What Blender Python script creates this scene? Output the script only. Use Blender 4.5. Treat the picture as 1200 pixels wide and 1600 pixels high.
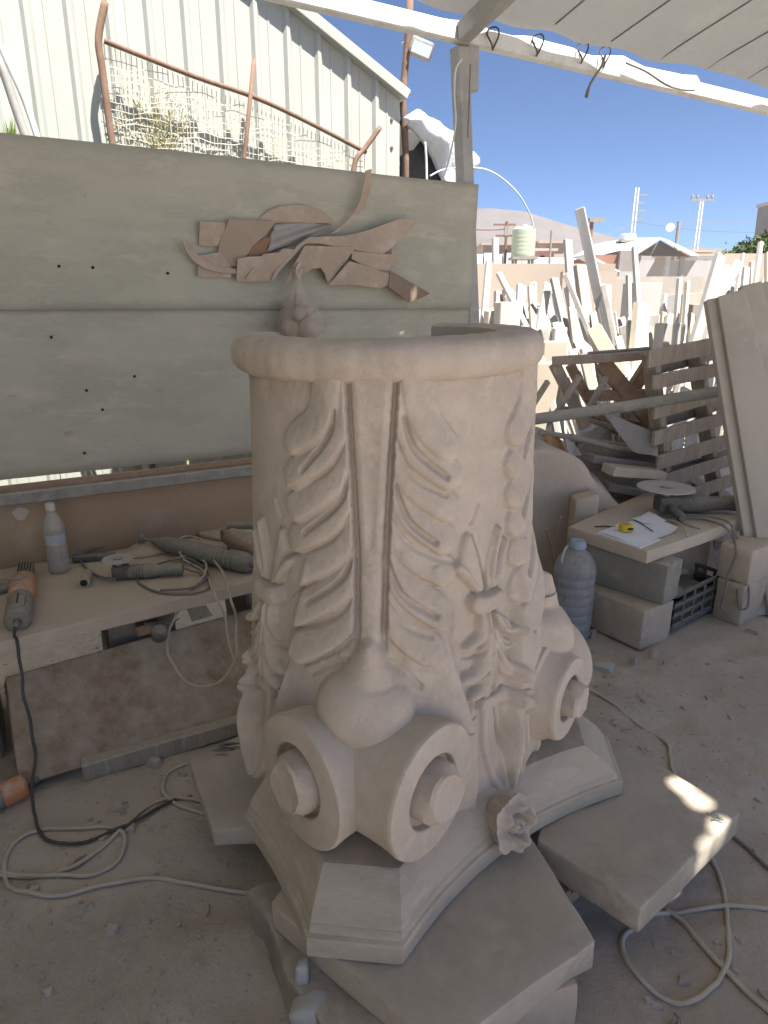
import bpy, bmesh, math, random
import numpy as np
from mathutils import Vector, Matrix, noise as mnoise

random.seed(7)
rng = np.random.default_rng(7)
for o in list(bpy.data.objects):
    bpy.data.objects.remove(o)
scene = bpy.context.scene
R = math.radians

# ------------------------------------------------------------------ camera
F, PITCH, HCAM = 1040.0, R(17.2), 1.6
cam = bpy.data.cameras.new('camera')
cam.sensor_fit = 'VERTICAL'
cam.sensor_height = 36.0
cam.sensor_width = 27.0
cam.lens = 36.0 * F / 1600.0
cam.clip_start = 0.05
cam.clip_end = 9000
camo = bpy.data.objects.new('camera', cam)
scene.collection.objects.link(camo)
camo.location = (0, 0, HCAM)
camo.rotation_euler = (math.pi / 2 - PITCH, 0, 0)
scene.camera = camo
scene.render.resolution_x, scene.render.resolution_y = 768, 1024

# ------------------------------------------------------------------ sky, sun, exposure
SUN_H = Vector((0.714, -0.744)).normalized()
SUN_EL = R(63)
SUN = Vector((SUN_H.x * math.cos(SUN_EL), SUN_H.y * math.cos(SUN_EL), math.sin(SUN_EL)))
world = bpy.data.worlds.new('World')
scene.world = world
world.use_nodes = True
wn = world.node_tree
wn.nodes.clear()
sky = wn.nodes.new('ShaderNodeTexSky')
sky.sky_type = 'NISHITA'
sky.sun_disc = False
sky.sun_elevation = SUN_EL
sky.sun_rotation = math.atan2(SUN.x, SUN.y)
sky.altitude = 300
sky.air_density = 0.48
sky.dust_density = 0.1
sky.ozone_density = 6.0
bg = wn.nodes.new('ShaderNodeBackground')
bg.inputs['Strength'].default_value = 0.05
wo = wn.nodes.new('ShaderNodeOutputWorld')
wn.links.new(sky.outputs[0], bg.inputs[0])
wn.links.new(bg.outputs[0], wo.inputs[0])
sl = bpy.data.lights.new('sun', 'SUN')
sl.energy = 4.0
sl.angle = R(0.53)
sl.color = (1.0, 0.93, 0.83)
so = bpy.data.objects.new('sun', sl)
scene.collection.objects.link(so)
so.rotation_euler = SUN.to_track_quat('Z', 'Y').to_euler()
so.location = (6, -6, 10)
scene.view_settings.view_transform = 'Standard'
scene.view_settings.look = 'None'
scene.view_settings.gamma = 1
scene.view_settings.use_curve_mapping = False
scene.view_settings.exposure = 1.98

# ------------------------------------------------------------------ layout helpers
CAM = np.array([0, 0, HCAM])
FW = np.array([0, math.cos(PITCH), -math.sin(PITCH)])
UP = np.array([0, math.sin(PITCH), math.cos(PITCH)])
def ray(px, py):
    return np.array([1., 0, 0]) * ((px - 600) / F) + FW - UP * ((py - 800) / F)
def atz(px, py, z):
    r = ray(px, py); return Vector(CAM + r * ((z - HCAM) / r[2]))
def aty(px, py, y):
    r = ray(px, py); return Vector(CAM + r * (y / r[1]))
class Plane:
    """vertical plane through o, running at angle ang; b = distance behind it"""
    def __init__(s, o, ang):
        s.o = np.array([o[0], o[1], 0.]); a = R(ang)
        s.u = np.array([math.cos(a), math.sin(a), 0]); s.v = np.array([-math.sin(a), math.cos(a), 0])
    def at(s, px, py, b=0.):
        r = ray(px, py); t = (b - (CAM - s.o) @ s.v) / (r @ s.v); return Vector(CAM + r * t)
    def pt(s, a, b, z):
        q = s.o + s.u * a + s.v * b; return Vector((q[0], q[1], z))
    def a(s, p): return float((np.array(p) - s.o) @ s.u)
WALL = Plane((0.507, 4.0), 29.8)
U, V = Vector(WALL.u), Vector(WALL.v)

# ------------------------------------------------------------------ object helpers
COL = scene.collection
def link(o): COL.objects.link(o); return o
def tag(o, label=None, cat=None, group=None, kind=None):
    if label: o['label'] = label
    if cat: o['category'] = cat
    if group: o['group'] = group
    if kind: o['kind'] = kind
    return o
def thing(name, label, cat, loc=(0, 0, 0), group=None):
    o = link(bpy.data.objects.new(name, None)); o.location = loc
    o.empty_display_size = 0.1
    return tag(o, label, cat, group)
def make(name, verts, faces, mat, parent=None, smooth=None, bevel=0, seg=1, subdiv=0, rough=0, rscale=8, origin=None):
    me = bpy.data.meshes.new(name)
    vs = np.array(verts, dtype=float).reshape(-1, 3)
    if origin is None:
        lo, hi = vs.min(0), vs.max(0); c = np.array([(lo[0] + hi[0]) / 2, (lo[1] + hi[1]) / 2, lo[2]])
    else: c = np.array(origin, dtype=float)
    me.from_pydata((vs - c).tolist(), [], faces)
    if bevel or subdiv or rough:
        bm = bmesh.new(); bm.from_mesh(me)
        bmesh.ops.recalc_face_normals(bm, faces=bm.faces)
        if bevel:
            es = [e for e in bm.edges if len(e.link_faces) == 2 and e.calc_face_angle(0) > 0.4]
            bmesh.ops.bevel(bm, geom=es, offset=bevel, segments=seg, profile=0.6, affect='EDGES', clamp_overlap=True)
        if subdiv:
            bmesh.ops.triangulate(bm, faces=[f for f in bm.faces if len(f.verts) > 4])
            bmesh.ops.subdivide_edges(bm, edges=bm.edges[:], cuts=subdiv, use_grid_fill=True)
        if rough:
            off = Vector(c) * 3.7
            for v in bm.verts:
                v.co += mnoise.noise_vector(v.co * rscale + off) * rough
        bm.to_mesh(me); bm.free()
    else:
        bm = bmesh.new(); bm.from_mesh(me); bmesh.ops.recalc_face_normals(bm, faces=bm.faces); bm.to_mesh(me); bm.free()
    if smooth is not None:
        me.polygons.foreach_set('use_smooth', [True] * len(me.polygons))
        if smooth < 180: me.set_sharp_from_angle(angle=R(smooth))
    me.materials.append(mat)
    o = link(bpy.data.objects.new(name, me)); o.location = c
    if parent is not None: adopt(o, parent)
    return o
def adopt(o, parent):
    o.parent = parent      # parents hold translations only while building
    o.matrix_parent_inverse = Matrix.Translation(-world_loc(parent))
    return o
def world_loc(p):
    if p.parent is None: return p.location.copy()
    return world_loc(p.parent) + p.matrix_parent_inverse.translation + p.location
def copy_tree(o, parent=None):
    c = o.copy(); COL.objects.link(c)
    if parent is not None:
        c.parent = parent; c.matrix_parent_inverse = o.matrix_parent_inverse.copy()
    for ch in [x for x in bpy.data.objects if x.parent == o]: copy_tree(ch, c)
    return c

class MB:
    def __init__(s): s.v, s.f = [], []
    def add(s, vs, fs):
        n = len(s.v); s.v += [tuple(map(float, v)) for v in vs]; s.f += [tuple(i + n for i in f) for f in fs]; return s
    def prism(s, pts, d):
        n = len(pts); d = Vector(d); p = [Vector(q) for q in pts]
        return s.add(p + [q + d for q in p], [tuple(range(n))[::-1], tuple(range(n, 2 * n))] + [(i, (i + 1) % n, n + (i + 1) % n, n + i) for i in range(n)])
    def box(s, c, size, M=None):
        x, y, z = [q / 2 for q in size]
        vs = [Vector((a * x, b * y, e * z)) for e in (-1, 1) for a, b in ((-1, -1), (1, -1), (1, 1), (-1, 1))]
        if M is not None: vs = [M @ q for q in vs]
        vs = [q + Vector(c) for q in vs]
        return s.add(vs, [(3, 2, 1, 0), (4, 5, 6, 7), (0, 1, 5, 4), (1, 2, 6, 5), (2, 3, 7, 6), (3, 0, 4, 7)])
    def beam(s, p, q, w, t, up=(0, 0, 1), e0=0, e1=0):
        """box from p to q; w = size across (along up x dir), t = size along up"""
        p, q = Vector(p), Vector(q); d = (q - p).normalized(); p = p - d * e0; q = q + d * e1
        upv = Vector(up); side = d.cross(upv)
        if side.length < 1e-4: side = d.cross(Vector((1, 0, 0)))
        side.normalize(); u2 = side.cross(d).normalized()
        vs = [c + side * (a * w / 2) + u2 * (b * t / 2) for c in (p, q) for a, b in ((-1, -1), (1, -1), (1, 1), (-1, 1))]
        return s.add(vs, [(3, 2, 1, 0), (4, 5, 6, 7), (0, 1, 5, 4), (1, 2, 6, 5), (2, 3, 7, 6), (3, 0, 4, 7)])
    def tube(s, pts, r, n=8, caps=True):
        pts = [Vector(q) for q in pts]; N = len(pts)
        rs = r if isinstance(r, (list, tuple)) else [r] * N
        prev = None; vs = []
        for i, q in enumerate(pts):
            d = (pts[min(i + 1, N - 1)] - pts[max(i - 1, 0)]).normalized()
            if prev is None:
                a = d.orthogonal().normalized()
            else:
                a = prev - d * prev.dot(d)
                a = a.normalized() if a.length > 1e-6 else d.orthogonal().normalized()
            prev = a; b = d.cross(a)
            vs += [q + (a * math.cos(2 * math.pi * k / n) + b * math.sin(2 * math.pi * k / n)) * rs[i] for k in range(n)]
        fs = [(i * n + k, i * n + (k + 1) % n, (i + 1) * n + (k + 1) % n, (i + 1) * n + k) for i in range(N - 1) for k in range(n)]
        if caps: fs += [tuple(range(n))[::-1], tuple(range((N - 1) * n, N * n))]
        return s.add(vs, fs)
    def lathe(s, prof, M, n=24, wob=None):
        """prof: (r, h) pairs about local z of M"""
        vs = []
        for j, (r, h) in enumerate(prof):
            for k in range(n):
                a = 2 * math.pi * k / n; rr = max(r, 1e-4)
                if wob: rr *= wob(a, h)
                vs.append(M @ Vector((rr * math.cos(a), rr * math.sin(a), h)))
        m = len(prof)
        fs = [(j * n + k, j * n + (k + 1) % n, (j + 1) * n + (k + 1) % n, (j + 1) * n + k) for j in range(m - 1) for k in range(n)]
        fs += [tuple(range(n))[::-1], tuple(range((m - 1) * n, m * n))]
        return s.add(vs, fs)
    def build(s, name, mat, parent=None, **k): return make(name, s.v, s.f, mat, parent, **k)

def frame(o, z, x=None):
    """matrix at o with local z along z"""
    z = Vector(z).normalized(); x = Vector(x) if x is not None else z.orthogonal()
    x = (x - z * x.dot(z)).normalized(); y = z.cross(x)
    M = Matrix((x, y, z)).transposed().to_4x4(); M.translation = Vector(o); return M
def spline(pts, k=8, closed=False):
    p = [Vector(q) for q in pts]; out = []; n = len(p)
    for i in range(n - 1):
        a, b, c, d = p[max(i - 1, 0)], p[i], p[i + 1], p[min(i + 2, n - 1)]
        for j in range(k):
            t = j / k
            out.append(0.5 * ((2 * b) + (c - a) * t + (2 * a - 5 * b + 4 * c - d) * t * t + (3 * b - a - 3 * c + d) * t ** 3))
    return out + [p[-1]]

# ------------------------------------------------------------------ materials
def mat(name, c1, c2=None, c3=None, rough=0.85, s1=3.0, s2=40.0, bump=0.3, bscale=60.0, speck=0.0, metal=0.0,
        stretch=None, dust=0.0, dustc=(0.50, 0.44, 0.37), spec=0.3, bdist=0.003, contrast=0.0, bump2=0.0, bscale2=22.0):
    m = bpy.data.materials.new(name); m.use_nodes = True
    nt = m.node_tree; N, L = nt.nodes, nt.links; bs = N['Principled BSDF']
    bs.inputs['Roughness'].default_value = rough; bs.inputs['Metallic'].default_value = metal
    bs.inputs['Specular IOR Level'].default_value = spec
    tc = N.new('ShaderNodeTexCoord'); co = tc.outputs['Object']
    oi = N.new('ShaderNodeObjectInfo')
    ad = N.new('ShaderNodeVectorMath'); ad.operation = 'ADD'; L.new(co, ad.inputs[0])
    mu = N.new('ShaderNodeMath'); mu.operation = 'MULTIPLY'; mu.inputs[1].default_value = 37.0
    L.new(oi.outputs['Random'], mu.inputs[0]); L.new(mu.outputs[0], ad.inputs[1]); co = ad.outputs[0]
    if stretch:
        mp = N.new('ShaderNodeMapping'); mp.inputs['Scale'].default_value = stretch; L.new(co, mp.inputs[0]); co = mp.outputs[0]
    c2 = c2 or tuple(x * 0.82 for x in c1)
    def nz(sc, det=5, ro=0.6):
        t = N.new('ShaderNodeTexNoise'); t.inputs['Scale'].default_value = sc; t.inputs['Detail'].default_value = det
        t.inputs['Roughness'].default_value = ro; L.new(co, t.inputs['Vector']); return t.outputs['Fac']
    def mix(f, a, b):
        x = N.new('ShaderNodeMix'); x.data_type = 'RGBA'
        if isinstance(f, float): x.inputs[0].default_value = f
        else: L.new(f, x.inputs[0])
        for i, q in ((6, a), (7, b)):
            if isinstance(q, tuple): x.inputs[i].default_value = (*q, 1)
            else: L.new(q, x.inputs[i])
        return x.outputs[2]
    def ramp(f, lo, hi):
        x = N.new('ShaderNodeMapRange'); x.inputs[1].default_value = lo; x.inputs[2].default_value = hi; L.new(f, x.inputs[0]); return x.outputs[0]
    col = mix(ramp(nz(s1), 0.38 + contrast, 0.62 - contrast), c1, c2)
    col = mix(ramp(nz(s2, 6, 0.7), 0.35, 0.75), col, mix(0.5, col, c3 or c2))
    if c3: col = mix(ramp(nz(s1 * 2.3, 6, 0.65), 0.52, 0.68), col, c3)
    if speck:
        v = N.new('ShaderNodeTexVoronoi'); v.inputs['Scale'].default_value = 55; L.new(co, v.inputs['Vector'])
        col = mix(ramp(v.outputs['Distance'], speck, speck * 0.6), col, tuple(x * 0.45 for x in c1))
    if dust:
        g = N.new('ShaderNodeNewGeometry'); sp = N.new('ShaderNodeSeparateXYZ'); L.new(g.outputs['Normal'], sp.inputs[0])
        a = ramp(sp.outputs['Z'], 0.15, 0.9); b = N.new('ShaderNodeMath'); b.operation = 'MULTIPLY'
        L.new(a, b.inputs[0]); L.new(ramp(nz(s1 * 4, 5, 0.7), 0.7 - dust * 0.6, 0.75), b.inputs[1]); col = mix(b.outputs[0], col, dustc)
    L.new(col, bs.inputs['Base Color'])
    if bump:
        b = N.new('ShaderNodeBump'); b.inputs['Strength'].default_value = bump; b.inputs['Distance'].default_value = bdist
        L.new(nz(bscale, 8, 0.7), b.inputs['Height']); L.new(b.outputs[0], bs.inputs['Normal'])
        if bump2:
            b2 = N.new('ShaderNodeBump'); b2.inputs['Strength'].default_value = bump2; b2.inputs['Distance'].default_value = 0.006
            L.new(nz(bscale2, 4, 0.6), b2.inputs['Height']); L.new(b2.outputs[0], b.inputs['Normal'])
    return m
def plain(name, c, rough=0.6, metal=0.0, **k):
    return mat(name, c, tuple(x * 0.85 for x in c), rough=rough, metal=metal, bump=k.pop('bump', 0.1), **k)

STONE = mat('carved_limestone', (0.455, 0.395, 0.337), (0.395, 0.343, 0.293), (0.50, 0.438, 0.375), rough=0.92, s1=5, s2=70, bump=0.45, bscale=110, speck=0.06, bdist=0.003, contrast=0.03, bump2=0.5, bscale2=34)
ABACUS = mat('sawn_limestone', (0.41, 0.36, 0.295), (0.345, 0.31, 0.255), (0.47, 0.41, 0.335), rough=0.92, s1=4, s2=60, bump=0.6, bscale=70, stretch=(1, 1, 4), bdist=0.003, contrast=0.04, bump2=0.3, bscale2=18)
SLAB = mat('grey_slab_stone', (0.38, 0.335, 0.275), (0.30, 0.27, 0.225), (0.46, 0.40, 0.33), rough=0.9, contrast=0.08, s1=3.5, s2=50, bump=0.35, bscale=80, dust=0.7, dustc=(0.41, 0.36, 0.30))
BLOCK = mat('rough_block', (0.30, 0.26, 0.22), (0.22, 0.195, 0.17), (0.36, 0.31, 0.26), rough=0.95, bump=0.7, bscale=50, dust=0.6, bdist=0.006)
CONC = mat('grey_concrete_block', (0.26, 0.25, 0.21), (0.21, 0.20, 0.17), (0.34, 0.32, 0.27), rough=0.95, bump=0.6, bscale=50, s1=5, dust=0.5, bdist=0.004)
BEIGE = mat('beige_block', (0.44, 0.36, 0.28), (0.38, 0.31, 0.245), (0.48, 0.41, 0.33), rough=0.93, bump=0.4, bscale=60, s1=4)
YARD = mat('white_yard_stone', (0.50, 0.475, 0.43), (0.44, 0.415, 0.37), (0.56, 0.54, 0.495), rough=0.85, s1=2, bump=0.25, bscale=40)
YARDTAN = mat('tan_yard_stone', (0.44, 0.39, 0.32), (0.39, 0.345, 0.28), None, rough=0.9, s1=2, bump=0.25, bscale=40)
YARDGREY = mat('grey_yard_stone', (0.40, 0.395, 0.38), (0.36, 0.35, 0.34), None, rough=0.9, s1=2, bump=0.25, bscale=40)
GREEN = mat('painted_board', (0.385, 0.385, 0.315), (0.345, 0.345, 0.285), (0.45, 0.43, 0.355), rough=0.75, contrast=0.07, s1=2.2, s2=35, bump=0.12, bscale=30, stretch=(1, 1, 3))
CARD = mat('dusty_hardboard', (0.41, 0.335, 0.27), (0.35, 0.28, 0.22), (0.48, 0.405, 0.335), rough=0.9, s1=4, bump=0.15, dust=0.6)
CLOTH = mat('grey_cloth', (0.36, 0.34, 0.33), (0.31, 0.29, 0.28), None, rough=0.95, s1=6, bump=0.4, bscale=120)
ORANGEB = mat('tan_plaster_board', (0.36, 0.25, 0.155), (0.32, 0.225, 0.15), (0.38, 0.30, 0.22), rough=0.9, s1=2.2, bump=0.15, contrast=0.02)
RAIL = mat('dusty_steel', (0.27, 0.265, 0.24), (0.20, 0.20, 0.185), (0.36, 0.33, 0.28), rough=0.7, metal=0.15, s1=6, bump=0.2, dust=0.8)
BENCH = mat('bench_stone', (0.50, 0.42, 0.33), (0.46, 0.385, 0.30), (0.54, 0.46, 0.37), rough=0.95, s1=4, bump=0.4, bscale=70, dust=0.9, dustc=(0.52, 0.44, 0.35))
RUSTY = mat('stained_panel', (0.27, 0.195, 0.13), (0.34, 0.28, 0.215), (0.20, 0.135, 0.085), rough=0.95, s1=2.6, s2=30, bump=0.4, bscale=40, dust=0.6)
WOOD = mat('dusty_wood', (0.33, 0.285, 0.23), (0.26, 0.215, 0.17), (0.41, 0.36, 0.30), rough=0.9, s1=3, bump=0.4, bscale=50, stretch=(6, 6, 1.2), dust=0.7, dustc=(0.45, 0.40, 0.34))
BROWNW = mat('brown_wood', (0.30, 0.20, 0.13), (0.25, 0.165, 0.11), (0.36, 0.27, 0.2), rough=0.9, s1=4, bump=0.3, dust=0.5)
RUST = mat('rusty_steel', (0.20, 0.125, 0.095), (0.15, 0.095, 0.07), (0.24, 0.17, 0.13), rough=0.85, s1=10, bump=0.3)
SHED = mat('cream_sheet_metal', (0.38, 0.405, 0.38), (0.35, 0.375, 0.35), (0.40, 0.415, 0.38), rough=0.45, s1=1.2, s2=20, bump=0.03, spec=0.4)
WHITEP = mat('white_paint_steel', (0.66, 0.68, 0.68), (0.58, 0.60, 0.60), (0.5, 0.48, 0.45), rough=0.6, s1=4, bump=0.15)
GREYP = mat('grey_steel', (0.34, 0.34, 0.335), (0.28, 0.28, 0.275), (0.4, 0.39, 0.37), rough=0.6, metal=0.2, s1=5, bump=0.15)
DARKP = mat('dark_grey_plastic', (0.085, 0.09, 0.085), (0.11, 0.11, 0.10), (0.19, 0.175, 0.15), rough=0.75, s1=12, bump=0.25, dust=0.9, dustc=(0.30, 0.265, 0.22))
GREENP = mat('dusty_green_plastic', (0.16, 0.17, 0.14), (0.20, 0.20, 0.165), (0.30, 0.27, 0.22), rough=0.8, s1=10, bump=0.25, dust=0.9, dustc=(0.34, 0.30, 0.25))
ORANGEP = mat('orange_plastic', (0.52, 0.19, 0.075), (0.46, 0.18, 0.08), (0.48, 0.30, 0.19), rough=0.65, s1=9, bump=0.15, dust=0.6)
REDP = mat('faded_red_plastic', (0.27, 0.16, 0.13), (0.31, 0.21, 0.17), (0.38, 0.29, 0.24), rough=0.8, s1=8, bump=0.2, dust=0.8)
DISC = mat('dusty_disc', (0.48, 0.45, 0.41), (0.42, 0.40, 0.37), None, rough=0.7, s1=8, bump=0.2)
CABLEW = mat('dusty_white_cable', (0.50, 0.44, 0.36), (0.44, 0.385, 0.315), None, rough=0.8, s1=15, bump=0.1)
CABLEG = mat('grey_cable', (0.22, 0.205, 0.18), (0.18, 0.165, 0.15), None, rough=0.8, s1=15, bump=0.1)
CABLEB = mat('black_cable', (0.06, 0.058, 0.055), (0.09, 0.085, 0.08), None, rough=0.7, s1=15, bump=0.1)
PAPER = plain('paper', (0.80, 0.80, 0.84), 0.9)
YELLOW = plain('yellow_plastic', (0.70, 0.50, 0.03), 0.5)
BLACK = plain('black_plastic', (0.03, 0.03, 0.03), 0.6)
CHIP = mat('stone_chip', (0.42, 0.365, 0.30), (0.36, 0.31, 0.26), None, rough=0.95, s1=12, bump=0.4, dust=0.4)
CHIPG = mat('grey_stone_chip', (0.36, 0.345, 0.305), (0.40, 0.37, 0.32), None, rough=0.95, s1=12, bump=0.4)
# ================================================================== SETTING
# ------------------------------------------------------------------ ground
def graded(near, step, far, k=1.28):
    a = list(np.arange(0, near, step)); s = step
    while a[-1] < far: s *= k; a.append(a[-1] + s)
    return a
gx = graded(4.2, 0.035, 3600); gx = np.array([-q for q in gx[:0:-1]] + gx)
gy0 = graded(6.0, 0.035, 3600); gyb = graded(0.4, 0.1, 300, 1.5)
gy = np.array([0.9 - q for q in gyb[:0:-1]] + [0.9 + q for q in gy0])
GXX, GYY = np.meshgrid(gx, gy)
def vnoise(x, y, sc, seed):
    x = x * sc + seed * 17.3; y = y * sc + seed * 5.1
    xi, yi = np.floor(x).astype(np.int64), np.floor(y).astype(np.int64); fx, fy = x - xi, y - yi
    fx = fx * fx * (3 - 2 * fx); fy = fy * fy * (3 - 2 * fy)
    def h(i, j):
        n = (i * 374761393 + j * 668265263 + seed * 1442695) & 0xffffffff; n = ((n ^ (n >> 13)) * 1274126177) & 0xffffffff
        return ((n ^ (n >> 16)) & 0xffff) / 65535.0
    return (h(xi, yi) * (1 - fx) + h(xi + 1, yi) * fx) * (1 - fy) + (h(xi, yi + 1) * (1 - fx) + h(xi + 1, yi + 1) * fx) * fy
near = np.clip(1 - (np.hypot(GXX, GYY - 3) - 6) / 4, 0, 1)
def ground_h(x, y):
    return ((vnoise(x, y, 1.3, 1) - 0.5) * 0.022 + (vnoise(x, y, 4.5, 2) - 0.5) * 0.020 + (vnoise(x, y, 11, 3) - 0.5) * 0.013
            - np.clip(vnoise(x, y, 8, 5) - 0.70, 0, 1) * 0.08)
GZ = ground_h(GXX, GYY) * near - 0.012
ny, nx = GXX.shape
gv = np.stack([GXX, GYY, GZ], -1).reshape(-1, 3)
ii = (np.arange(ny - 1)[:, None] * nx + np.arange(nx - 1)[None, :]).reshape(-1)
gf = np.stack([ii, ii + 1, ii + 1 + nx, ii + nx], -1).tolist()
def ground_mat():
    m = mat('dusty_ground', (0.49, 0.425, 0.355), (0.42, 0.36, 0.30), (0.55, 0.485, 0.415), rough=0.97, s1=1.3, s2=26, bump=1.0, bscale=38, bdist=0.012, speck=0.03, contrast=0.03)
    return m
ground = make('ground', gv, gf, ground_mat(), smooth=180, origin=(0, 0, 0)); tag(ground, kind='structure')
def gz(x, y): return float(ground_h(np.array([x]), np.array([y]))[0]) - 0.012 if math.hypot(x, y - 3) < 6 else -0.012
def on_ground(px, py):
    p = atz(px, py, 0.0); p.z = gz(p.x, p.y); return p

# ------------------------------------------------------------------ mountain
mv, mf = [], []
ridge = [(-400, 470), (200, 430), (420, 380), (560, 348), (660, 332), (745, 326), (785, 327), (820, 331), (850, 340), (890, 352), (940, 366), (985, 376), (1040, 384), (1110, 388), (1180, 390), (1280, 394), (1500, 415), (1900, 460)]
rp = spline([aty(x, y, 3400) for x, y in ridge], 8)
nr = 14
for j in range(nr):
    t = j / (nr - 1)
    for i, p in enumerate(rp):
        q = Vector((p.x * (1 - 0.25 * t), p.y * (1 - 0.25 * t), max(p.z, 2) * (1 - t) ** 1.25))
        if 0 < j < nr - 1:
            n_ = mnoise.fractal(Vector((q.x / 260, q.y / 260, 3.1)), 1, 2, 5) * 26 * (1 - t) * min(1, t * 4); q.z += n_
        else: q.z += mnoise.noise(Vector((q.x / 90, 0, 0))) * 6 * (1 - t)
        mv.append(q)
w_ = len(rp)
mf = [(j * w_ + i, j * w_ + i + 1, (j + 1) * w_ + i + 1, (j + 1) * w_ + i) for j in range(nr - 1) for i in range(w_ - 1)]
HILL = mat('hill_rock', (0.165, 0.150, 0.145), (0.14, 0.128, 0.124), None, rough=1, s1=0.01, s2=0.05, bump=0)
tag(make('mountain', mv, mf, HILL, smooth=180), kind='structure')

# ------------------------------------------------------------------ canopy
CAN_Z0, CAN_K = 2.985, 0.20
def canopy_pt(a, b): return WALL.pt(a, b, CAN_Z0 - CAN_K * b)
def fabric_mat():
    m = mat('canopy_fabric', (0.13, 0.132, 0.125), (0.105, 0.107, 0.102), (0.16, 0.16, 0.15), rough=0.9, s1=1.8, s2=14, bump=0.8, bscale=7, bdist=0.02, contrast=0.05, stretch=(1, 1, 1))
    nt = m.node_tree; bs = nt.nodes['Principled BSDF']; out = [n for n in nt.nodes if n.type == 'OUTPUT_MATERIAL'][0]
    tr = nt.nodes.new('ShaderNodeBsdfTranslucent'); tr.inputs[0].default_value = (0.58, 0.58, 0.55, 1)
    mx = nt.nodes.new('ShaderNodeMixShader'); mx.inputs[0].default_value = 0.12
    nt.links.new(bs.outputs[0], mx.inputs[1]); nt.links.new(tr.outputs[0], mx.inputs[2]); nt.links.new(mx.outputs[0], out.inputs[0])
    return m
FABRIC = fabric_mat()
canopy = thing('shade_canopy', 'grey fabric canopy with seams stretched over the workplace', 'canopy', canopy_pt(0.3, -0.1))
# torn places where the sun falls through on the slab and on the boards
def sun_hole(p):
    p = np.array(p); s = np.array(SUN)
    # plane: z + K*b = Z0 ; b = (p-o).v
    b0 = (p - WALL.o) @ WALL.v; bs_ = s @ WALL.v
    t = (CAN_Z0 - p[2] - CAN_K * b0) / (s[2] + CAN_K * bs_)
    q = p + s * t; return ((q - WALL.o) @ WALL.u, (q - WALL.o) @ WALL.v)
SLABZ = 0.20
holes = []
for (x0, y0, x1, y1, wd, z) in [(1058, 1216, 1112, 1268, 0.042, SLABZ), (1142, 1280, 1114, 1345, 0.034, SLABZ)]:
    a0, a1 = sun_hole(atz(x0, y0, z)), sun_hole(atz(x1, y1, z)); holes.append((a0, a1, wd))
wp = WALL.at(631, 509, -0.01); h_ = sun_hole(wp); holes.append(((h_[0] - 0.01, h_[1] - 0.012), (h_[0] + 0.01, h_[1] + 0.012), 0.022))
step = 0.04
ca = np.arange(-6.5, 8.0, step); cb = np.arange(-5.1, 0.02, step)
def local(vals, extra):   # refine the grid lines round the tears
    out = list(vals)
    for lo, hi in extra: out += list(np.arange(lo - 0.06, hi + 0.06, 0.008))
    out = sorted(out); r_ = [out[0]]
    for q in out[1:]:
        if q - r_[-1] > 0.004: r_.append(q)
    return np.array(r_)
ca = local(ca, [(min(h[0][0], h[1][0]), max(h[0][0], h[1][0])) for h in holes]); cb = local(cb, [(min(h[0][1], h[1][1]), max(h[0][1], h[1][1])) for h in holes])
SEAM = 0.42
def sag(a, b):
    e = math.exp(b / 0.22)
    return -0.004 * math.sin(math.pi * ((a / SEAM) % 1.0)) - 0.012 * math.sin(a * 3.1 + 1) * math.sin(b * 2.7) + e * (0.012 * math.sin(a * 4.0 + 0.7 * math.sin(a * 5)) + 0.007 * math.sin(a * 13 + 2) - 0.015)
cv = []
for b in cb:
    for a in ca:
        q = canopy_pt(a, b); bb = 0.0
        if b > -0.3: bb = (0.035 * math.sin(a * 2.3 + 1) + 0.012 * math.sin(a * 11) - 0.04) * (b + 0.3) / 0.3
        q = q + V * bb; cv.append((q.x, q.y, q.z + 0.02 + sag(a, b)))
na = len(ca); cf = []
for j in range(len(cb) - 1):
    for i in range(na - 1):
        am, bm_ = (ca[i] + ca[i + 1]) / 2, (cb[j] + cb[j + 1]) / 2; cut = False
        for (p0, p1, wd) in holes:
            d = np.array(p1) - np.array(p0); L_ = np.hypot(*d); r_ = np.array([am, bm_]) - np.array(p0)
            t = r_ @ d / L_ / L_; q = abs(r_[0] * d[1] - r_[1] * d[0]) / L_
            if -0.05 < t < 1.05 and q < wd * math.sqrt(max(0, 1 - (2 * t - 1) ** 2)) * (0.9 + 0.25 * math.sin(t * 9)): cut = True
        if not cut: cf.append((j * na + i, j * na + i + 1, (j + 1) * na + i + 1, (j + 1) * na + i))
make('fabric', cv, cf, FABRIC, canopy, smooth=180)
SEAMM = plain('seam_cord', (0.17, 0.17, 0.155), 0.9)
for k in range(-2, 14):
    a = k * SEAM - 0.02
    MB().tube([canopy_pt(a, b) + V * 0 + Vector((0, 0, 0.012 + sag(a, b))) for b in np.arange(-5.0, -0.03, 0.1)], 0.0045, 5).build('seam', SEAMM, canopy)
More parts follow.
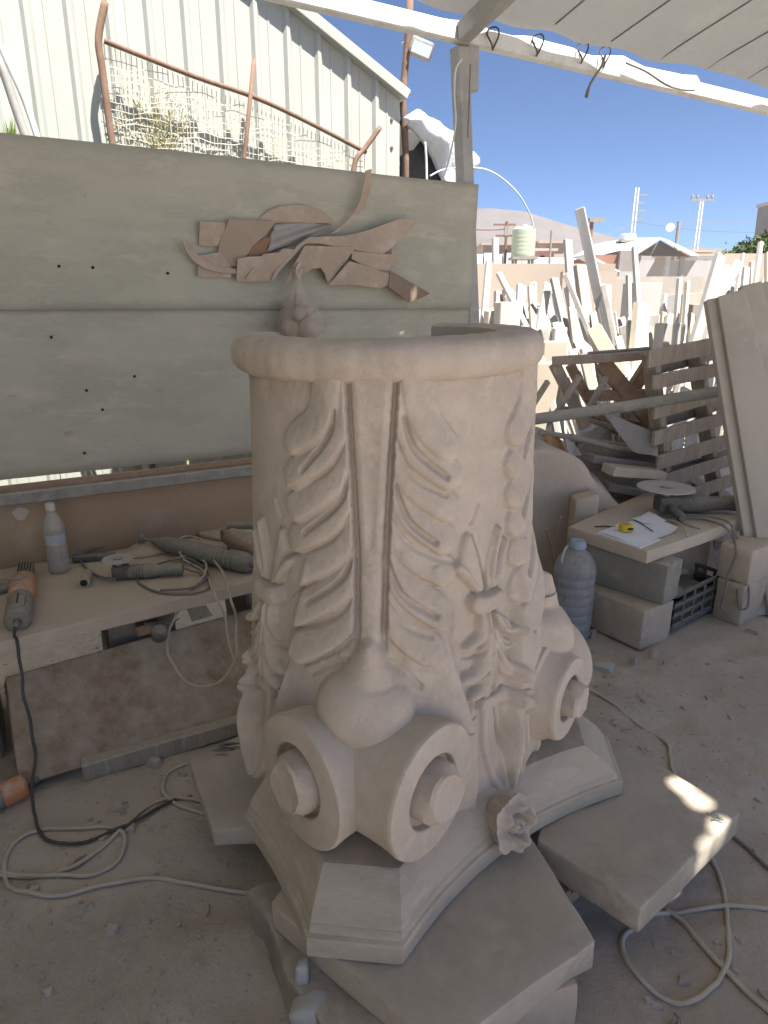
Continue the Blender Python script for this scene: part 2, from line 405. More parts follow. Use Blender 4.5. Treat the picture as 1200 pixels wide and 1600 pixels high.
# frame of the canopy: beam, rafters, posts
frame_root = thing('canopy_frame', 'white and grey steel frame carrying the fabric canopy', 'frame', WALL.pt(-0.1, 0.02, 0))
beam0, beam1 = WALL.pt(-1.6, 0.03, CAN_Z0 - 0.06), WALL.pt(7.2, 0.03, CAN_Z0 - 0.06)
MB().beam(beam0, beam1, 0.06, 0.08).build('beam', WHITEP, frame_root, bevel=0.006)
for a in (-0.13, 2.6, 5.0):
    MB().beam(canopy_pt(a, -5.05) - Vector((0, 0, 0.07)), canopy_pt(a, -0.01) - Vector((0, 0, 0.07)), 0.07, 0.09).build('rafter', GREYP, frame_root, bevel=0.005)
post_b, post_t = WALL.at(735, 480, 0.05), WALL.at(718, 85, 0.05)
dpost = (post_t - post_b); foot = post_b - dpost * (post_b.z / dpost.z)
post = MB().beam(foot, post_t + dpost.normalized() * 0.03, 0.075, 0.075, up=V).build('post', GREYP, frame_root, bevel=0.006)
MB().beam(post_t + U * 0.075 - Vector((0, 0, 0.16)), post_t + U * 0.07 + Vector((0, 0, 0.05)), 0.07, 0.06, up=V).build('bracket', GREYP, frame_root, bevel=0.004)
for a, b in ((6.9, 0.05), (6.9, -5.0), (-1.7, -5.0), (2.6, -5.0)):
    q = canopy_pt(a, b); MB().beam((q.x, q.y, 0), (q.x, q.y, q.z), 0.075, 0.075).build('post', GREYP, frame_root)
# wires and ties along the post and the edge
MB().tube(spline([WALL.at(*q, -0.03) for q in [(722, 92), (712, 110), (710, 150), (712, 190), (706, 230), (698, 262), (690, 282)]], 8), 0.005, 6).build('post_wire', WHITEP, frame_root, smooth=180)
MB().tube(spline([WALL.at(*q, -0.03) for q in [(735, 100), (734, 130), (733, 160), (731, 215)]], 6), 0.004, 6).build('post_wire', CABLEG, frame_root, smooth=180)
for k, (x, y) in enumerate([(840, 70), (945, 88), (770, 60), (910, 82)]):
    p = WALL.at(x, y, -0.02); loop = [p + U * (0.03 * math.cos(t)) + Vector((0, 0, 0.05 * math.sin(t))) - V * 0.02 * math.sin(t * 2) for t in np.linspace(0, 2 * math.pi, 16)]
    MB().tube(loop, 0.0045, 5).build('tie_wire', CABLEB, frame_root, smooth=180)
tag(MB().tube(spline([WALL.at(*q, -0.04) for q in [(946, 86), (940, 103), (929, 120), (921, 134), (916, 152)]], 6), [0.007] * 20 + [0.010] * 5, 6).build('rope_end', CABLEG, smooth=180), 'dark frayed rope end dangling from the canopy edge', 'rope')
tag(MB().tube(spline([WALL.at(*q, -0.03) for q in [(978, 98), (1010, 112), (1040, 132), (1065, 140), (1085, 141)]], 6), 0.006, 6).build('edge_cord', CABLEG, smooth=180), 'slack dark cord hanging along the canopy edge', 'cord')
EDGE = plain('white_plastic_sheet', (0.72, 0.75, 0.78), 0.5)
# loose white plastic strip lying over the beam
def strip_sheet(name, label, xs, parent=None):
    vs, fs = [], []
    for i, (x, yt, yb) in enumerate(xs):
        p, q = WALL.at(x, yt, 0.085), WALL.at(x, yb, 0.085)
        for t in (0, 0.33, 0.66, 1):
            vs.append(p.lerp(q, t) + V * 0.02 * math.sin(i * 1.7 + t * 3))
    for i in range(len(xs) - 1):
        for k in range(3): fs.append((i * 4 + k, (i + 1) * 4 + k, (i + 1) * 4 + k + 1, i * 4 + k + 1))
    o = make(name, vs, fs, EDGE, parent, smooth=180); md = o.modifiers.new('solid', 'SOLIDIFY'); md.thickness = 0.003
    return tag(o, label, 'plastic sheet')
strip_sheet('plastic_strip', 'white plastic strip lying loose along the canopy beam', [(x, 28 + (x - 690) * 0.232 + 4 * math.sin(x * 0.05), 50 + (x - 690) * 0.232 + 3 * math.sin(x * 0.09)) for x in range(690, 1110, 20)])
# ------------------------------------------------------------------ green board wall
def board(name, label, a0, a1, z0, z1, b, notch=False):
    vs, fs = [], []; n, m = 60, 14
    for j in range(m + 1):
        for i in range(n + 1):
            a = a0 + (a1 - a0) * i / n; z = z0 + (z1 - z0) * j / m
            w = 0.004 * math.sin(a * 2.1 + z) + 0.002 * math.sin(a * 5.3 + 2 * z)
            e = 0.0025 * math.sin(a * 3) * (1 if j == m else 0) + ((0.007 if z0 < 1 else 0.0015) * mnoise.noise(Vector((a * 6, z0, 0))) if j == 0 else 0)
            e2 = -0.018 * ((z1 - z) / (z1 - z0)) if i == n else 0
            p = WALL.pt(a + e2, b + w, z + e); vs.append(p)
    for j in range(m):
        for i in range(n): fs.append((j * (n + 1) + i, j * (n + 1) + i + 1, (j + 1) * (n + 1) + i + 1, (j + 1) * (n + 1) + i))
    o = make(name, vs, fs, GREEN, smooth=60); md = o.modifiers.new('solid', 'SOLIDIFY'); md.thickness = 0.012; md.offset = 0
    return tag(o, label, 'board')
board('wall_board', 'upper grey green board with templates hung on it', -4.4, 0.0, 1.585, 2.232, -0.012)
board('wall_board', 'lower grey green board with nail holes above the steel rail', -4.4, -0.02, 0.885, 1.60, 0.004)
HOLE = plain('hole_dark', (0.02, 0.02, 0.018), 0.9)
FLAKE = plain('paint_flake', (0.44, 0.36, 0.28), 0.9)
for (x, y) in [(92, 416), (145, 418), (262, 427), (80, 527), (160, 640), (135, 610), (210, 588), (132, 708)]:
    p = WALL.at(x, y, -0.022 if y < 470 else -0.026); tag(MB().lathe([(0.006, -0.002), (0.0065, 0.004)], frame(p, -V), 8).build('nail', HOLE), 'dark nail head in the green board, %s' % {92: 'leftmost on the upper board', 145: 'second on the upper board', 262: 'next to the templates', 80: 'high on the lower board', 160: 'right of the lower pair', 135: 'left of the lower pair', 210: 'mid height on the lower board', 132: 'lowest on the lower board'}[x], 'nail')
rs_ = random.Random(3)
for k in range(34):
    x, y = rs_.uniform(5, 700), rs_.choice([rs_.uniform(290, 465), rs_.uniform(500, 690)])
    if 270 < x < 680 and y < 470 or x > 360 and y > 500 and x < 700 and y > 515: continue
    c = WALL.at(x, y, -0.0195 if y < 480 else -0.0035); w_, h_2 = rs_.uniform(0.006, 0.03), rs_.uniform(0.004, 0.012)
    pts = [c + U * (w_ * math.cos(t) * rs_.uniform(0.5, 1.1)) + Vector((0, 0, h_2 * math.sin(t) * rs_.uniform(0.5, 1.1))) for t in np.linspace(0, 2 * math.pi, 9)[:-1]]
    tag(MB().prism(pts, V * -0.0025).build('paint_flake', FLAKE if rs_.random() < 0.6 else GREEN), 'small flake of peeling paint on the green boards', 'paint flake', 'paint flakes on the green boards')
side = [WALL.pt(-4.42, -4.8, 0), WALL.pt(-4.42, 0.02, 0), WALL.pt(-4.42, 0.02, 2.9), WALL.pt(-4.42, -4.8, 3.8)]
tag(MB().prism(side, U * -0.02).build('side_wall', GREEN), 'unseen green board side wall added to darken the left of the workplace', 'wall')  # out of view, added to keep light off the left side
# steel rail, wooden strip and tan board under the wall
railp = WALL
tag(MB().beam(WALL.pt(-4.4, -0.05, 0.815), WALL.pt(0.3, -0.05, 0.81), 0.05, 0.055).build('steel_rail', RAIL, bevel=0.006, subdiv=3, rough=0.004, rscale=5), 'long dusty grey steel rail under the green boards', 'rail')
tag(MB().beam(WALL.pt(-4.4, -0.02, 0.857), WALL.pt(0.3, -0.02, 0.852), 0.035, 0.022).build('wood_strip', BROWNW, subdiv=4, rough=0.006, rscale=7), 'thin brown wooden strip lying on the steel rail', 'wooden strip')
tag(MB().prism([WALL.pt(-4.4, -0.02, 0.30), WALL.pt(0.3, -0.02, 0.30), WALL.pt(0.3, -0.02, 0.785), WALL.pt(-4.4, -0.02, 0.785)], V * 0.02).build('back_board', ORANGEB), 'tan plaster board behind the tool bench', 'board')
tag(make('plaster_patch', *(lambda p: ([p + U * (0.03 * math.cos(t) * (1 + 0.2 * math.sin(3 * t))) + Vector((0, 0, 0.03 * math.sin(t))) - V * 0.0 for t in np.linspace(0, 2 * math.pi, 15)[:-1]] + [p - V * 0.004], [(i, (i + 1) % 14, 14) for i in range(14)]))(WALL.at(32, 803, -0.024)), mat=plain('plaster', (0.5, 0.45, 0.38), 0.9)), 'pale round plaster patch on the tan board', 'patch')

# ------------------------------------------------------------------ shed behind the boards
SB = 1.2
shed = thing('corrugated_shed', 'cream corrugated metal shed with a sloping roof edge', 'shed', WALL.pt(-2.0, SB, 0))
roofL, roofR = WALL.at(430, -8, SB), WALL.at(628, 152, SB)
aL, aR = WALL.a(roofL), WALL.a(roofR); slope = (roofR.z - roofL.z) / (aR - aL)
def roofz(a): return roofR.z + slope * (a - aR)
aend = WALL.a(WALL.at(622, 220, SB)); pitch_r = 0.206; k = 0
a = aend
while a > -5.4:   # sheet strips between ribs, each its own panel, rib folded at its side
    a0 = a - pitch_r
    prof = [(a0, 0.0), (a0 + 0.018, -0.022), (a0 + 0.040, -0.022), (a0 + 0.058, 0.0), (a0 + 0.108, 0.0), (a0 + 0.112, -0.004), (a0 + 0.120, -0.004), (a0 + 0.124, 0.0), (a, 0.0)]
    vs, fs = [], []
    for (aa, bb) in prof:
        vs += [WALL.pt(aa, SB + bb, 0.0), WALL.pt(aa, SB + bb, min(roofz(aa), 4.6) - 0.01)]
    for i in range(len(prof) - 1): fs.append((2 * i, 2 * i + 2, 2 * i + 3, 2 * i + 1))
    make('wall_panel', vs, fs, SHED, shed); a = a0
MB().beam(WALL.pt(aend + 0.04, SB - 0.02, roofz(aend + 0.04)), WALL.pt(-3.4, SB - 0.02, roofz(-3.4)), 0.10, 0.05).build('roof_edge', SHED, shed, bevel=0.004)
rf = [WALL.pt(aend + 0.06, SB - 0.06, roofz(aend + 0.06) + 0.03), WALL.pt(-3.4, SB - 0.06, roofz(-3.4) + 0.03), WALL.pt(-3.4, SB + 5, roofz(-3.4) + 0.03), WALL.pt(aend + 0.06, SB + 5, roofz(aend + 0.06) + 0.03)]
MB().prism(rf, (0, 0, 0.02)).build('roof', SHED, shed)
MB().prism([WALL.pt(aend + 0.0, SB, 0), WALL.pt(aend, SB + 5, 0), WALL.pt(aend, SB + 5, roofz(aend)), WALL.pt(aend, SB, roofz(aend))], U * 0.012).build('end_wall', SHED, shed)
for (x, y) in [(612, 187), (612, 231)]:
    MB().lathe([(0.012, 0), (0.010, 0.008), (0.004, 0.010)], frame(WALL.at(x, y, SB - 0.002), -V), 8).build('bolt', RUST, shed)

# ------------------------------------------------------------------ railing with net in front of the shed
RB = 1.07
def wall_tube(name, pts, r, m, b=RB, parent=None, k=5, n=8, foot=None, **kw):
    P = spline([WALL.at(*q, b) for q in pts], k)
    if foot == 0: P = [Vector((P[0].x, P[0].y, 0))] + P
    if foot == 1: P = P + [P[-1] + (P[-1] - P[-4]) * (P[-1].z / max(0.01, P[-4].z - P[-1].z))]
    return MB().tube(P, r, n).build(name, m, parent, smooth=180, **kw)
rail = thing('rusty_railing', 'rusty pipe railing with bent posts in front of the shed', 'railing', WALL.pt(-1.8, RB, 0))
wall_tube('top_pipe', [(163, 64), (300, 118), (398, 152), (480, 190), (572, 238)], 0.014, RUST, parent=rail)
MB().tube([WALL.pt(WALL.a(WALL.at(372, 330, RB - 0.02)), RB - 0.02, 0), WALL.at(372, 330, RB - 0.02), WALL.at(385, 215, RB - 0.02), WALL.at(397, 92, RB - 0.02)], 0.013, 8).build('post', RUST, rail, smooth=180)
wall_tube('post', [(196, 330), (176, 226), (160, 110), (154, 60), (164, 4)], 0.020, RUST, b=RB - 0.03, parent=rail, foot=0)
wall_tube('post', [(548, 290), (556, 250), (570, 232), (594, 199)], 0.016, RUST, b=RB - 0.03, parent=rail, foot=0)
NETM = plain('net_wire', (0.60, 0.57, 0.49), 0.8)
net = MB(); P0, P1 = WALL.at(163, 66, RB + 0.0), WALL.at(572, 240, RB + 0.0); n_ = 58
for i in range(n_ + 1):
    t = i / n_; top = P0.lerp(P1, t); net.tube([top + V * 0.02, top + V * (0.05 + 0.02 * math.sin(t * 20)) + Vector((0, 0, -0.35)) + U * 0.012 * math.sin(i), Vector((top.x, top.y, 1.9)) + V * 0.03], 0.0026, 4, caps=False)
for j in range(1, 40):
    z = P0.z - j * 0.034
    pts = [Vector((0, 0, z + 0.010 * math.sin(t * 30 + j) + 0.004 * math.sin(t * 71 + j * 2))) + Vector((P0.x + (P1.x - P0.x) * t, P0.y + (P1.y - P0.y) * t, 0)) + V * (0.03 + 0.015 * math.sin(t * 14 + j)) for t in np.linspace(0, 1, 40) if z < P0.z + (P1.z - P0.z) * t - 0.02]
    if len(pts) > 3: net.tube(pts, 0.0026, 4, caps=False)
tag(net.build('wire_net', NETM), 'fine wire net hanging from the rusty railing', 'net')
# dry bush behind the net
bush = thing('dry_bush', 'dry thin bush behind the wire net', 'bush', WALL.at(250, 232, RB + 0.04))
TWIG = plain('dry_twig', (0.40, 0.37, 0.22), 0.9); LEAFD = plain('dry_leaf', (0.36, 0.37, 0.20), 0.9)
tw, lf = MB(), MB()
root = WALL.at(252, 262, RB + 0.05)
for i in range(46):
    e = root + U * random.gauss(0, 0.11) + V * random.uniform(-0.05, 0.03) + Vector((0, 0, random.uniform(0.1, 0.42)))
    m_ = root.lerp(e, 0.5) + U * random.gauss(0, 0.03) + Vector((0, 0, 0.03)); pts = spline([root, m_, e], 4); tw.tube(pts, [0.002] * len(pts), 3, caps=False)
    for k in range(7):
        c = pts[random.randrange(3, len(pts))] + Vector([random.gauss(0, 0.018) for _ in range(3)]); d1, d2 = Vector([random.gauss(0, 0.009) for _ in range(3)]), Vector([random.gauss(0, 0.006) for _ in range(3)])
        lf.add([c, c + d1, c + d1 + d2, c + d2], [(0, 1, 2, 3)])
tw.tube([(root.x, root.y, 0), root], [0.012, 0.006], 5); tw.build('twigs', TWIG, bush); lf.build('leaves', LEAFD, bush)
weed = thing('green_weed', 'small green weed showing above the boards by the white pipes', 'weed', WALL.at(18, 212, 0.5)); wl = MB()
for i in range(26):
    p = WALL.at(16 + random.gauss(0, 6), 216, 0.5); e = p + U * random.gauss(0, 0.02) + Vector((0, 0, random.uniform(0.02, 0.10))); d = U * 0.004
    wl.add([p - d, p + d, e], [(0, 1, 2)])
wp0 = WALL.at(16, 216, 0.5); wl.add([Vector((wp0.x, wp0.y, 0)) - U * 0.003, Vector((wp0.x, wp0.y, 0)) + U * 0.003, wp0], [(0, 1, 2)]); wl.build('blades', plain('weed_green', (0.16, 0.24, 0.06), 0.8), weed)
# white pipes leaning on the shed at the far left
for nm, pts, r, lab in [('leaning_pipe', [(-12, 45), (18, 110), (40, 160), (62, 226)], 0.016, 'thin white pipe leaning on the shed, at the photo\'s left edge'), ('leaning_pipe', [(-30, 60), (0, 100), (25, 170), (44, 226)], 0.022, 'grey white pipe left of the thin leaning pipe')]:
    tag(wall_tube(nm, pts, r, WHITEP if r < 0.02 else GREYP, b=0.80, foot=1), lab, 'pipe')

# ------------------------------------------------------------------ things round the shed's right corner
tag(MB().tube([WALL.pt(WALL.a(WALL.at(634, 240, 1.25)), 1.25, 0), WALL.at(634, 240, 1.25), WALL.at(629, 150, 1.25), WALL.at(639, 40, 1.25), WALL.at(641, -10, 1.25)], 0.024, 8).build('rusty_pole', RUST, smooth=180), 'rusty pole rising behind the shed corner, carrying the floodlight', 'pole')
fl = thing('floodlight', 'dark floodlight on the rusty pole under the canopy beam', 'floodlight', WALL.at(658, 95, 1.2))
p = WALL.at(658, 76, 1.2); Mf = Matrix.Rotation(R(20), 4, 'Y')
MB().box(p, (0.16, 0.10, 0.10), Mf.to_3x3()).build('housing', RAIL, fl, bevel=0.02, seg=2)
MB().box(p + Vector((0.0, -0.055, -0.02)), (0.13, 0.012, 0.07), Mf.to_3x3()).build('lens', plain('lens_glass', (0.5, 0.55, 0.6), 0.15), fl)
MB().tube([p + Vector((-0.08, 0, 0)), p + Vector((-0.13, 0, 0.03)), WALL.at(640, 62, 1.25)], 0.008, 6).build('arm', RAIL, fl)
DTARP = mat('dark_tarp', (0.05, 0.05, 0.05), (0.075, 0.075, 0.075), None, rough=0.8, s1=5, bump=0.5, bscale=12)
LTARP = mat('pale_blue_plastic', (0.66, 0.70, 0.74), (0.60, 0.66, 0.72), None, rough=0.45, s1=5, bump=0.5, bscale=14, bdist=0.02)
def crumple(name, outline, b, depth, m, label, cat, amp=0.03, n=10):
    """a crumpled sheet bounded by two pixel edges (top list, bottom list)"""
    top, bot = outline; vs = []; N_ = len(top)
    T_, B_ = spline([WALL.at(*q, b) for q in top], 4), spline([WALL.at(*q, b) for q in bot], 4)
    for j in range(n + 1):
        for i in range(len(T_)):
            q = T_[i].lerp(B_[i], j / n); w = mnoise.fractal(q * 6, 1, 2, 4) * amp + math.sin(j / n * math.pi) * depth
            vs.append(q - V * w + Vector((0, 0, mnoise.noise(q * 9 + Vector((5, 0, 0))) * amp * 0.4)))
    W_ = len(T_); fs = [(j * W_ + i, j * W_ + i + 1, (j + 1) * W_ + i + 1, (j + 1) * W_ + i) for j in range(n) for i in range(W_ - 1)]
    o = make(name, vs, fs, m, smooth=180); md = o.modifiers.new('solid', 'SOLIDIFY'); md.thickness = 0.006
    return tag(o, label, cat)
crumple('dark_tarp', ([(621, 185), (640, 196), (668, 200), (700, 215)], [(621, 300), (645, 305), (672, 305), (702, 305)]), 1.35, 0.03, DTARP, 'dark tarp hanging at the shed corner under the pale plastic', 'tarp')
crumple('crumpled_plastic', ([(628, 182), (648, 173), (672, 178), (690, 190), (705, 205), (722, 222), (745, 238)], [(632, 196), (650, 214), (668, 236), (684, 262), (700, 296), (720, 296), (742, 258)]), 1.22, 0.06, LTARP, 'crumpled pale blue plastic sheet behind the canopy post', 'plastic sheet', amp=0.06)
tag(wall_tube('white_stake', [(664, 222), (666, 250), (667, 300)], 0.008, WHITEP, b=1.0, foot=1), 'thin white stake in front of the dark tarp', 'stake')
tag(MB().tube(spline([WALL.at(*q, 0.9) for q in [(672, 275), (690, 266), (715, 262), (740, 262), (765, 267), (790, 283), (812, 306), (828, 335), (834, 356)]], 8), 0.0055, 6).build('arching_hose', plain('hose_white', (0.62, 0.68, 0.72), 0.5), smooth=180), 'thin pale hose arching down right of the canopy post', 'hose')

# ------------------------------------------------------------------ far background
def quadwall(name, x0, x1, yt, yb, Y, m, label, cat, th=0.25, parent=None):
    p, q = aty(x0, yt, Y), aty(x1, yt, Y)
    o = MB().prism([(p.x, Y, 0), (q.x, Y, 0), (q.x, Y, q.z), (p.x, Y, p.z)], (0, th, 0)).build(name, m, parent)
    return tag(o, label, cat) if label else o
BWALL = mat('plaster_wall', (0.40, 0.34, 0.285), (0.37, 0.32, 0.27), None, rough=0.95, s1=0.5, bump=0.1)
GWALL = mat('grey_render', (0.40, 0.40, 0.40), (0.36, 0.36, 0.37), None, rough=0.95, s1=0.5, bump=0.1)
BRICK = mat('red_brick', (0.30, 0.16, 0.12), (0.26, 0.145, 0.11), None, rough=0.95, s1=1, bump=0.1)
WROOF = plain('white_roof_sheet', (0.62, 0.66, 0.70), 0.5)
quadwall('yard_wall', 742, 962, 412, 480, 17, BWALL, 'long tan yard wall behind the standing stone slabs', 'wall')
quadwall('low_wall', 880, 965, 424, 480, 16.4, BWALL, 'short tan wall below the brick building', 'wall')
quadwall('rubble_wall', 962, 1150, 432, 490, 19, mat('rubble', (0.45, 0.42, 0.38), (0.37, 0.35, 0.32), None, rough=1, s1=2, s2=6, bump=0.4, bscale=8), 'pale grey rubble wall beyond the slab yard', 'wall')
quadwall('tan_wall', 1132, 1330, 396, 480, 15, BWALL, 'tan wall behind the slabs at the photo\'s right edge', 'wall')
# open shed with white roof
os_ = thing('roofed_shed', 'open grey shed with a white gabled roof far behind', 'building', aty(1000, 440, 30) - Vector((0, 0, aty(1000, 440, 30).z)))
def sl_(pts, th, m, nm, par): return MB().prism(pts, (0, 0, th)).build(nm, m, par)
UNDERSHADE = mat('roof_underside_shade', (0.17, 0.165, 0.16), (0.14, 0.135, 0.13), None, s1=0.6, bump=0.1)  # dark tone that paints the shade under the shed roof
sl_([aty(893, 404, 27.5), aty(995, 397, 25.5), aty(1032, 373.5, 25.5), aty(985, 373.5, 33), aty(930, 383, 33)], 0.05, WROOF, 'roof_slope', os_)
sl_([aty(1032, 373.5, 25.5), aty(1080, 400, 25.5), aty(1092, 400, 33), aty(1042, 376, 33)], 0.05, WROOF, 'roof_slope', os_)
MB().prism([aty(996, 399, 25.9), aty(1032, 376, 25.9), aty(1076, 401, 25.9)], (0, 0.1, 0)).build('underside_shade', UNDERSHADE, os_)  # dark triangle standing in for the shaded underside of the open roof
for x in (998, 1044, 1066): MB().beam(Vector((aty(x, 400, 27.5).x, 27.5, 0)), aty(x, 400, 27.5), 0.16, 0.16).build('column', WROOF if x == 1044 else GWALL, os_)
quadwall('rear_wall', 994, 1150, 407, 470, 33, GWALL, None, None, parent=os_)
bb = thing('brick_building', 'small red brick building under the white shed roof', 'building', Vector((aty(955, 410, 25).x, 25, 0)))
quadwall('wall', 932, 972, 398, 470, 25.0, BRICK, None, None, parent=bb, th=3)
quadwall('wall', 970, 996, 391, 470, 24.8, mat('warm_grey_render', (0.28, 0.26, 0.25), None, None, s1=0.5, bump=0.1), None, None, parent=bb, th=3)  # this wall has a darker, warmer grey render
MB().prism([aty(918, 396, 24.5), aty(970, 424, 24.5), aty(970, 427, 24.5), aty(918, 400, 24.5)], (0, 1.2, 0)).build('lean_to_roof', WROOF, bb)
quadwall('grey_building', 968, 994, 424, 470, 22, GWALL, 'small grey block below the brick building', 'building', th=2)
for i, (x0, x1, yt, Y, m) in enumerate([(742, 818, 400, 30, YARDTAN), (815, 900, 402, 32, WROOF)]):
    quadwall('low_building', x0, x1, yt, 470, Y, m, ['low cream building left of the brick building, below the tank', 'low blue white building between tank and brick building'][i], 'building', th=4)
    if i == 0:
        for k in range(5): quadwall('roof_board', 742 + k * 15, 755 + k * 15, 397 - (k % 2) * 2, 402, 29.8, WROOF, None, None, parent=bpy.data.objects['low_building'], th=4)
for x0, x1, yt, yb, Y, m, lab in [(844, 882, 380, 390, 40, BWALL, 'tiny flat roofed house beyond the tank'), (836, 866, 392, 402, 36, mat('pink_render', (0.42, 0.22, 0.2), None, None, bump=0), 'small reddish house right of the tank'), (755, 800, 383, 402, 45, BWALL, 'small tan house behind the water tank'), (1068, 1112, 394, 405, 48, BWALL, 'cream flat house right of the white roof'), (1090, 1125, 400, 410, 40, WROOF, 'white low house left of the leaning slabs')]:
    quadwall('far_house', x0, x1, yt, yb, Y, m, lab, 'house', th=5)
    q = aty(x0, yt, Y); q2 = aty(x1, yt, Y); oo = bpy.data.objects[[o.name for o in bpy.data.objects if o.name.startswith('far_house')][-1]]
    MB().box(((q.x + q2.x) / 2, Y + 2.5, q.z + 0.05), (q2.x - q.x + 0.3, 5.4, 0.12)).build('roof', BWALL, oo)
    MB().box(((q.x * 0.6 + q2.x * 0.4), Y - 0.01, q.z - 0.35 * 1), ((q2.x - q.x) * 0.18, 0.06, 0.22)).build('window', HOLE, oo)
# water tanks
def tank(px0, px1, yt, yb, Y, label, m):
    p, q = aty(px0, yt, Y), aty(px1, yt, Y); bt = aty(px0, yb, Y); r = (q.x - p.x) / 2; c = Vector(((p.x + q.x) / 2, Y, bt.z)); h = p.z - bt.z
    t = thing('water_tank', label, 'tank', c)
    prof = [(r * 0.97, 0), (r, h * 0.04)]
    for k in range(1, 6): prof += [(r, h * (0.04 + 0.13 * k) - h * 0.02), (r * 0.99, h * (0.04 + 0.13 * k)), (r, h * (0.04 + 0.13 * k) + h * 0.02)]
    prof += [(r * 0.97, h * 0.86), (r * 0.7, h * 0.95), (r * 0.25, h * 0.97)]
    MB().lathe(prof, Matrix.Translation(c), 24).build('body', m, t, smooth=40)
    MB().lathe([(r * 0.28, h * 0.96), (r * 0.28, h), (r * 0.2, h * 1.02)], Matrix.Translation(c), 16).build('lid', m, t, smooth=40)
    st = MB()
    for sx in (-1, 1):
        for sy in (-1, 1): st.beam((c.x + sx * r * 0.7, c.y + sy * r * 0.7, 0), (c.x + sx * r * 0.7, c.y + sy * r * 0.7, c.z), 0.08, 0.08)
    st.box((c.x, c.y, c.z - 0.04), (r * 2.1, r * 2.1, 0.08)); st.build('stand', RAIL, t)
tank(801, 838, 352, 402, 24, 'pale green water tank with ribbed sides beyond the yard wall', mat('tank_plastic', (0.38, 0.44, 0.34), (0.35, 0.41, 0.32), None, rough=0.5, s1=2, bump=0))
tank(968, 994, 365, 376, 31, 'small white water tank on the white shed roof', WROOF)
# poles and wires
def lattice(px_b, py_b, px_t, py_t, Y, label):
    b, t = aty(px_b, py_b, Y), aty(px_t, py_t, Y); b = Vector((t.x, Y, 0)); w = 0.32
    th = thing('lattice_pole', label, 'utility pole', b); n = 22
    for s in (-1, 1): MB().beam(b + Vector((s * w / 2, 0, 0)), t + Vector((s * w / 3, 0, 0)), 0.09, 0.09, up=(0, 1, 0)).build('chord', WHITEP, th)
    br = MB()
    for i in range(n):
        z0, z1 = b.z + (t.z - b.z) * i / n, b.z + (t.z - b.z) * (i + 1) / n; s = 1 if i % 2 else -1
        br.beam((b.x - s * w / 2, Y, z0), (b.x + s * w / 2, Y, z1), 0.06, 0.06, up=(0, 1, 0))
    br.build('bracing', GREYP, th); return th, t
lp1, t1 = lattice(988, 366, 996, 293, 55, 'lattice utility pole with side insulators behind the white shed roof')
lp2, t2 = lattice(1088, 392, 1097, 312, 58, 'lattice utility pole with a cross arm right of the white shed roof')
for k in range(4):
    MB().beam(t1 + Vector((0, 0, -0.5 - k * 0.55)), t1 + Vector((0.8 - 0.15 * (k % 2), 0, -0.5 - k * 0.55)), 0.08, 0.08).build('insulator_arm', RAIL, lp1)
MB().beam(t2 + Vector((-0.9, 0, 0)), t2 + Vector((0.9, 0, 0)), 0.12, 0.12).build('cross_arm', RAIL, lp2)
for s in (-0.8, -0.4, 0.4, 0.8): MB().lathe([(0.08, 0), (0.1, 0.15), (0.05, 0.35)], Matrix.Translation(t2 + Vector((s, 0, 0.05))), 8).build('insulator', RAIL, lp2)
def simple_pole(x, yt, Y, r, m, label, top=None):
    t = aty(x, yt, Y); th = thing('pole', label, 'pole', (t.x, Y, 0)); MB().tube([(t.x, Y, 0), t], r, 8).build('shaft', m, th)
    if top == 'lamp': MB().box(t + Vector((0.15, 0, 0.0)), (0.55, 0.3, 0.14)).build('lamp_head', RAIL, th)
    if top == 'cross':
        MB().beam(t + Vector((-0.45, 0, -0.1)), t + Vector((0.3, 0, -0.1)), 0.06, 0.06).build('cross_arm', RUST, th); MB().beam(t + Vector((-0.35, 0, -0.45)), t + Vector((0.25, 0, -0.45)), 0.06, 0.06).build('cross_arm', RUST, th); MB().box(t + Vector((0, 0, -0.3)), (0.14, 0.1, 0.3)).build('switch_box', RAIL, th)
    if top == 'dish': MB().lathe([(0.02, 0), (0.18, 0.03), (0.25, 0.1)], frame(t + Vector((-0.45, 0, -0.35)), (-0.6, -1, 0.3)), 14).build('dish', WROOF, th); MB().tube([t + Vector((0, 0, -0.35)), t + Vector((-0.45, 0, -0.35))], 0.03, 6).build('arm', RAIL, th)
simple_pole(792, 346, 24.5, 0.05, RUST, 'brown pole with small cross arms left of the pale green tank', 'cross')
simple_pole(925, 344, 27, 0.07, RUST, 'brown lamp pole behind the tall leaning strip', 'lamp')
simple_pole(1061, 346, 42, 0.10, RAIL, 'thin pole with a small white dish between the lattice poles', 'dish')
simple_pole(862, 360, 20, 0.03, RAIL, 'thin dark rod beside the tank')
def wire(a, b, sagm, label, m=CABLEG, r=0.02):
    pts = [Vector(a).lerp(Vector(b), t) + Vector((0, 0, -sagm * 4 * t * (1 - t))) for t in np.linspace(0, 1, 15)]
    tag(MB().tube(pts, r, 4).build('overhead_wire', m), label, 'wire')
wire(aty(990, 346, 55), aty(1225, 362, 52), 0.3, 'upper overhead wire running right from the lattice pole')
wire(aty(990, 346, 55), aty(880, 375, 50), 0.5, 'overhead wire running left from the lattice pole')
wire(aty(1000, 340, 55), aty(1225, 343, 60), 0.3, 'highest overhead wire over the two lattice poles')
wire(aty(720, 356, 24.5), aty(790, 358, 24.5), 0.05, 'red wire between the canopy post and the brown pole', RUST, 0.025)
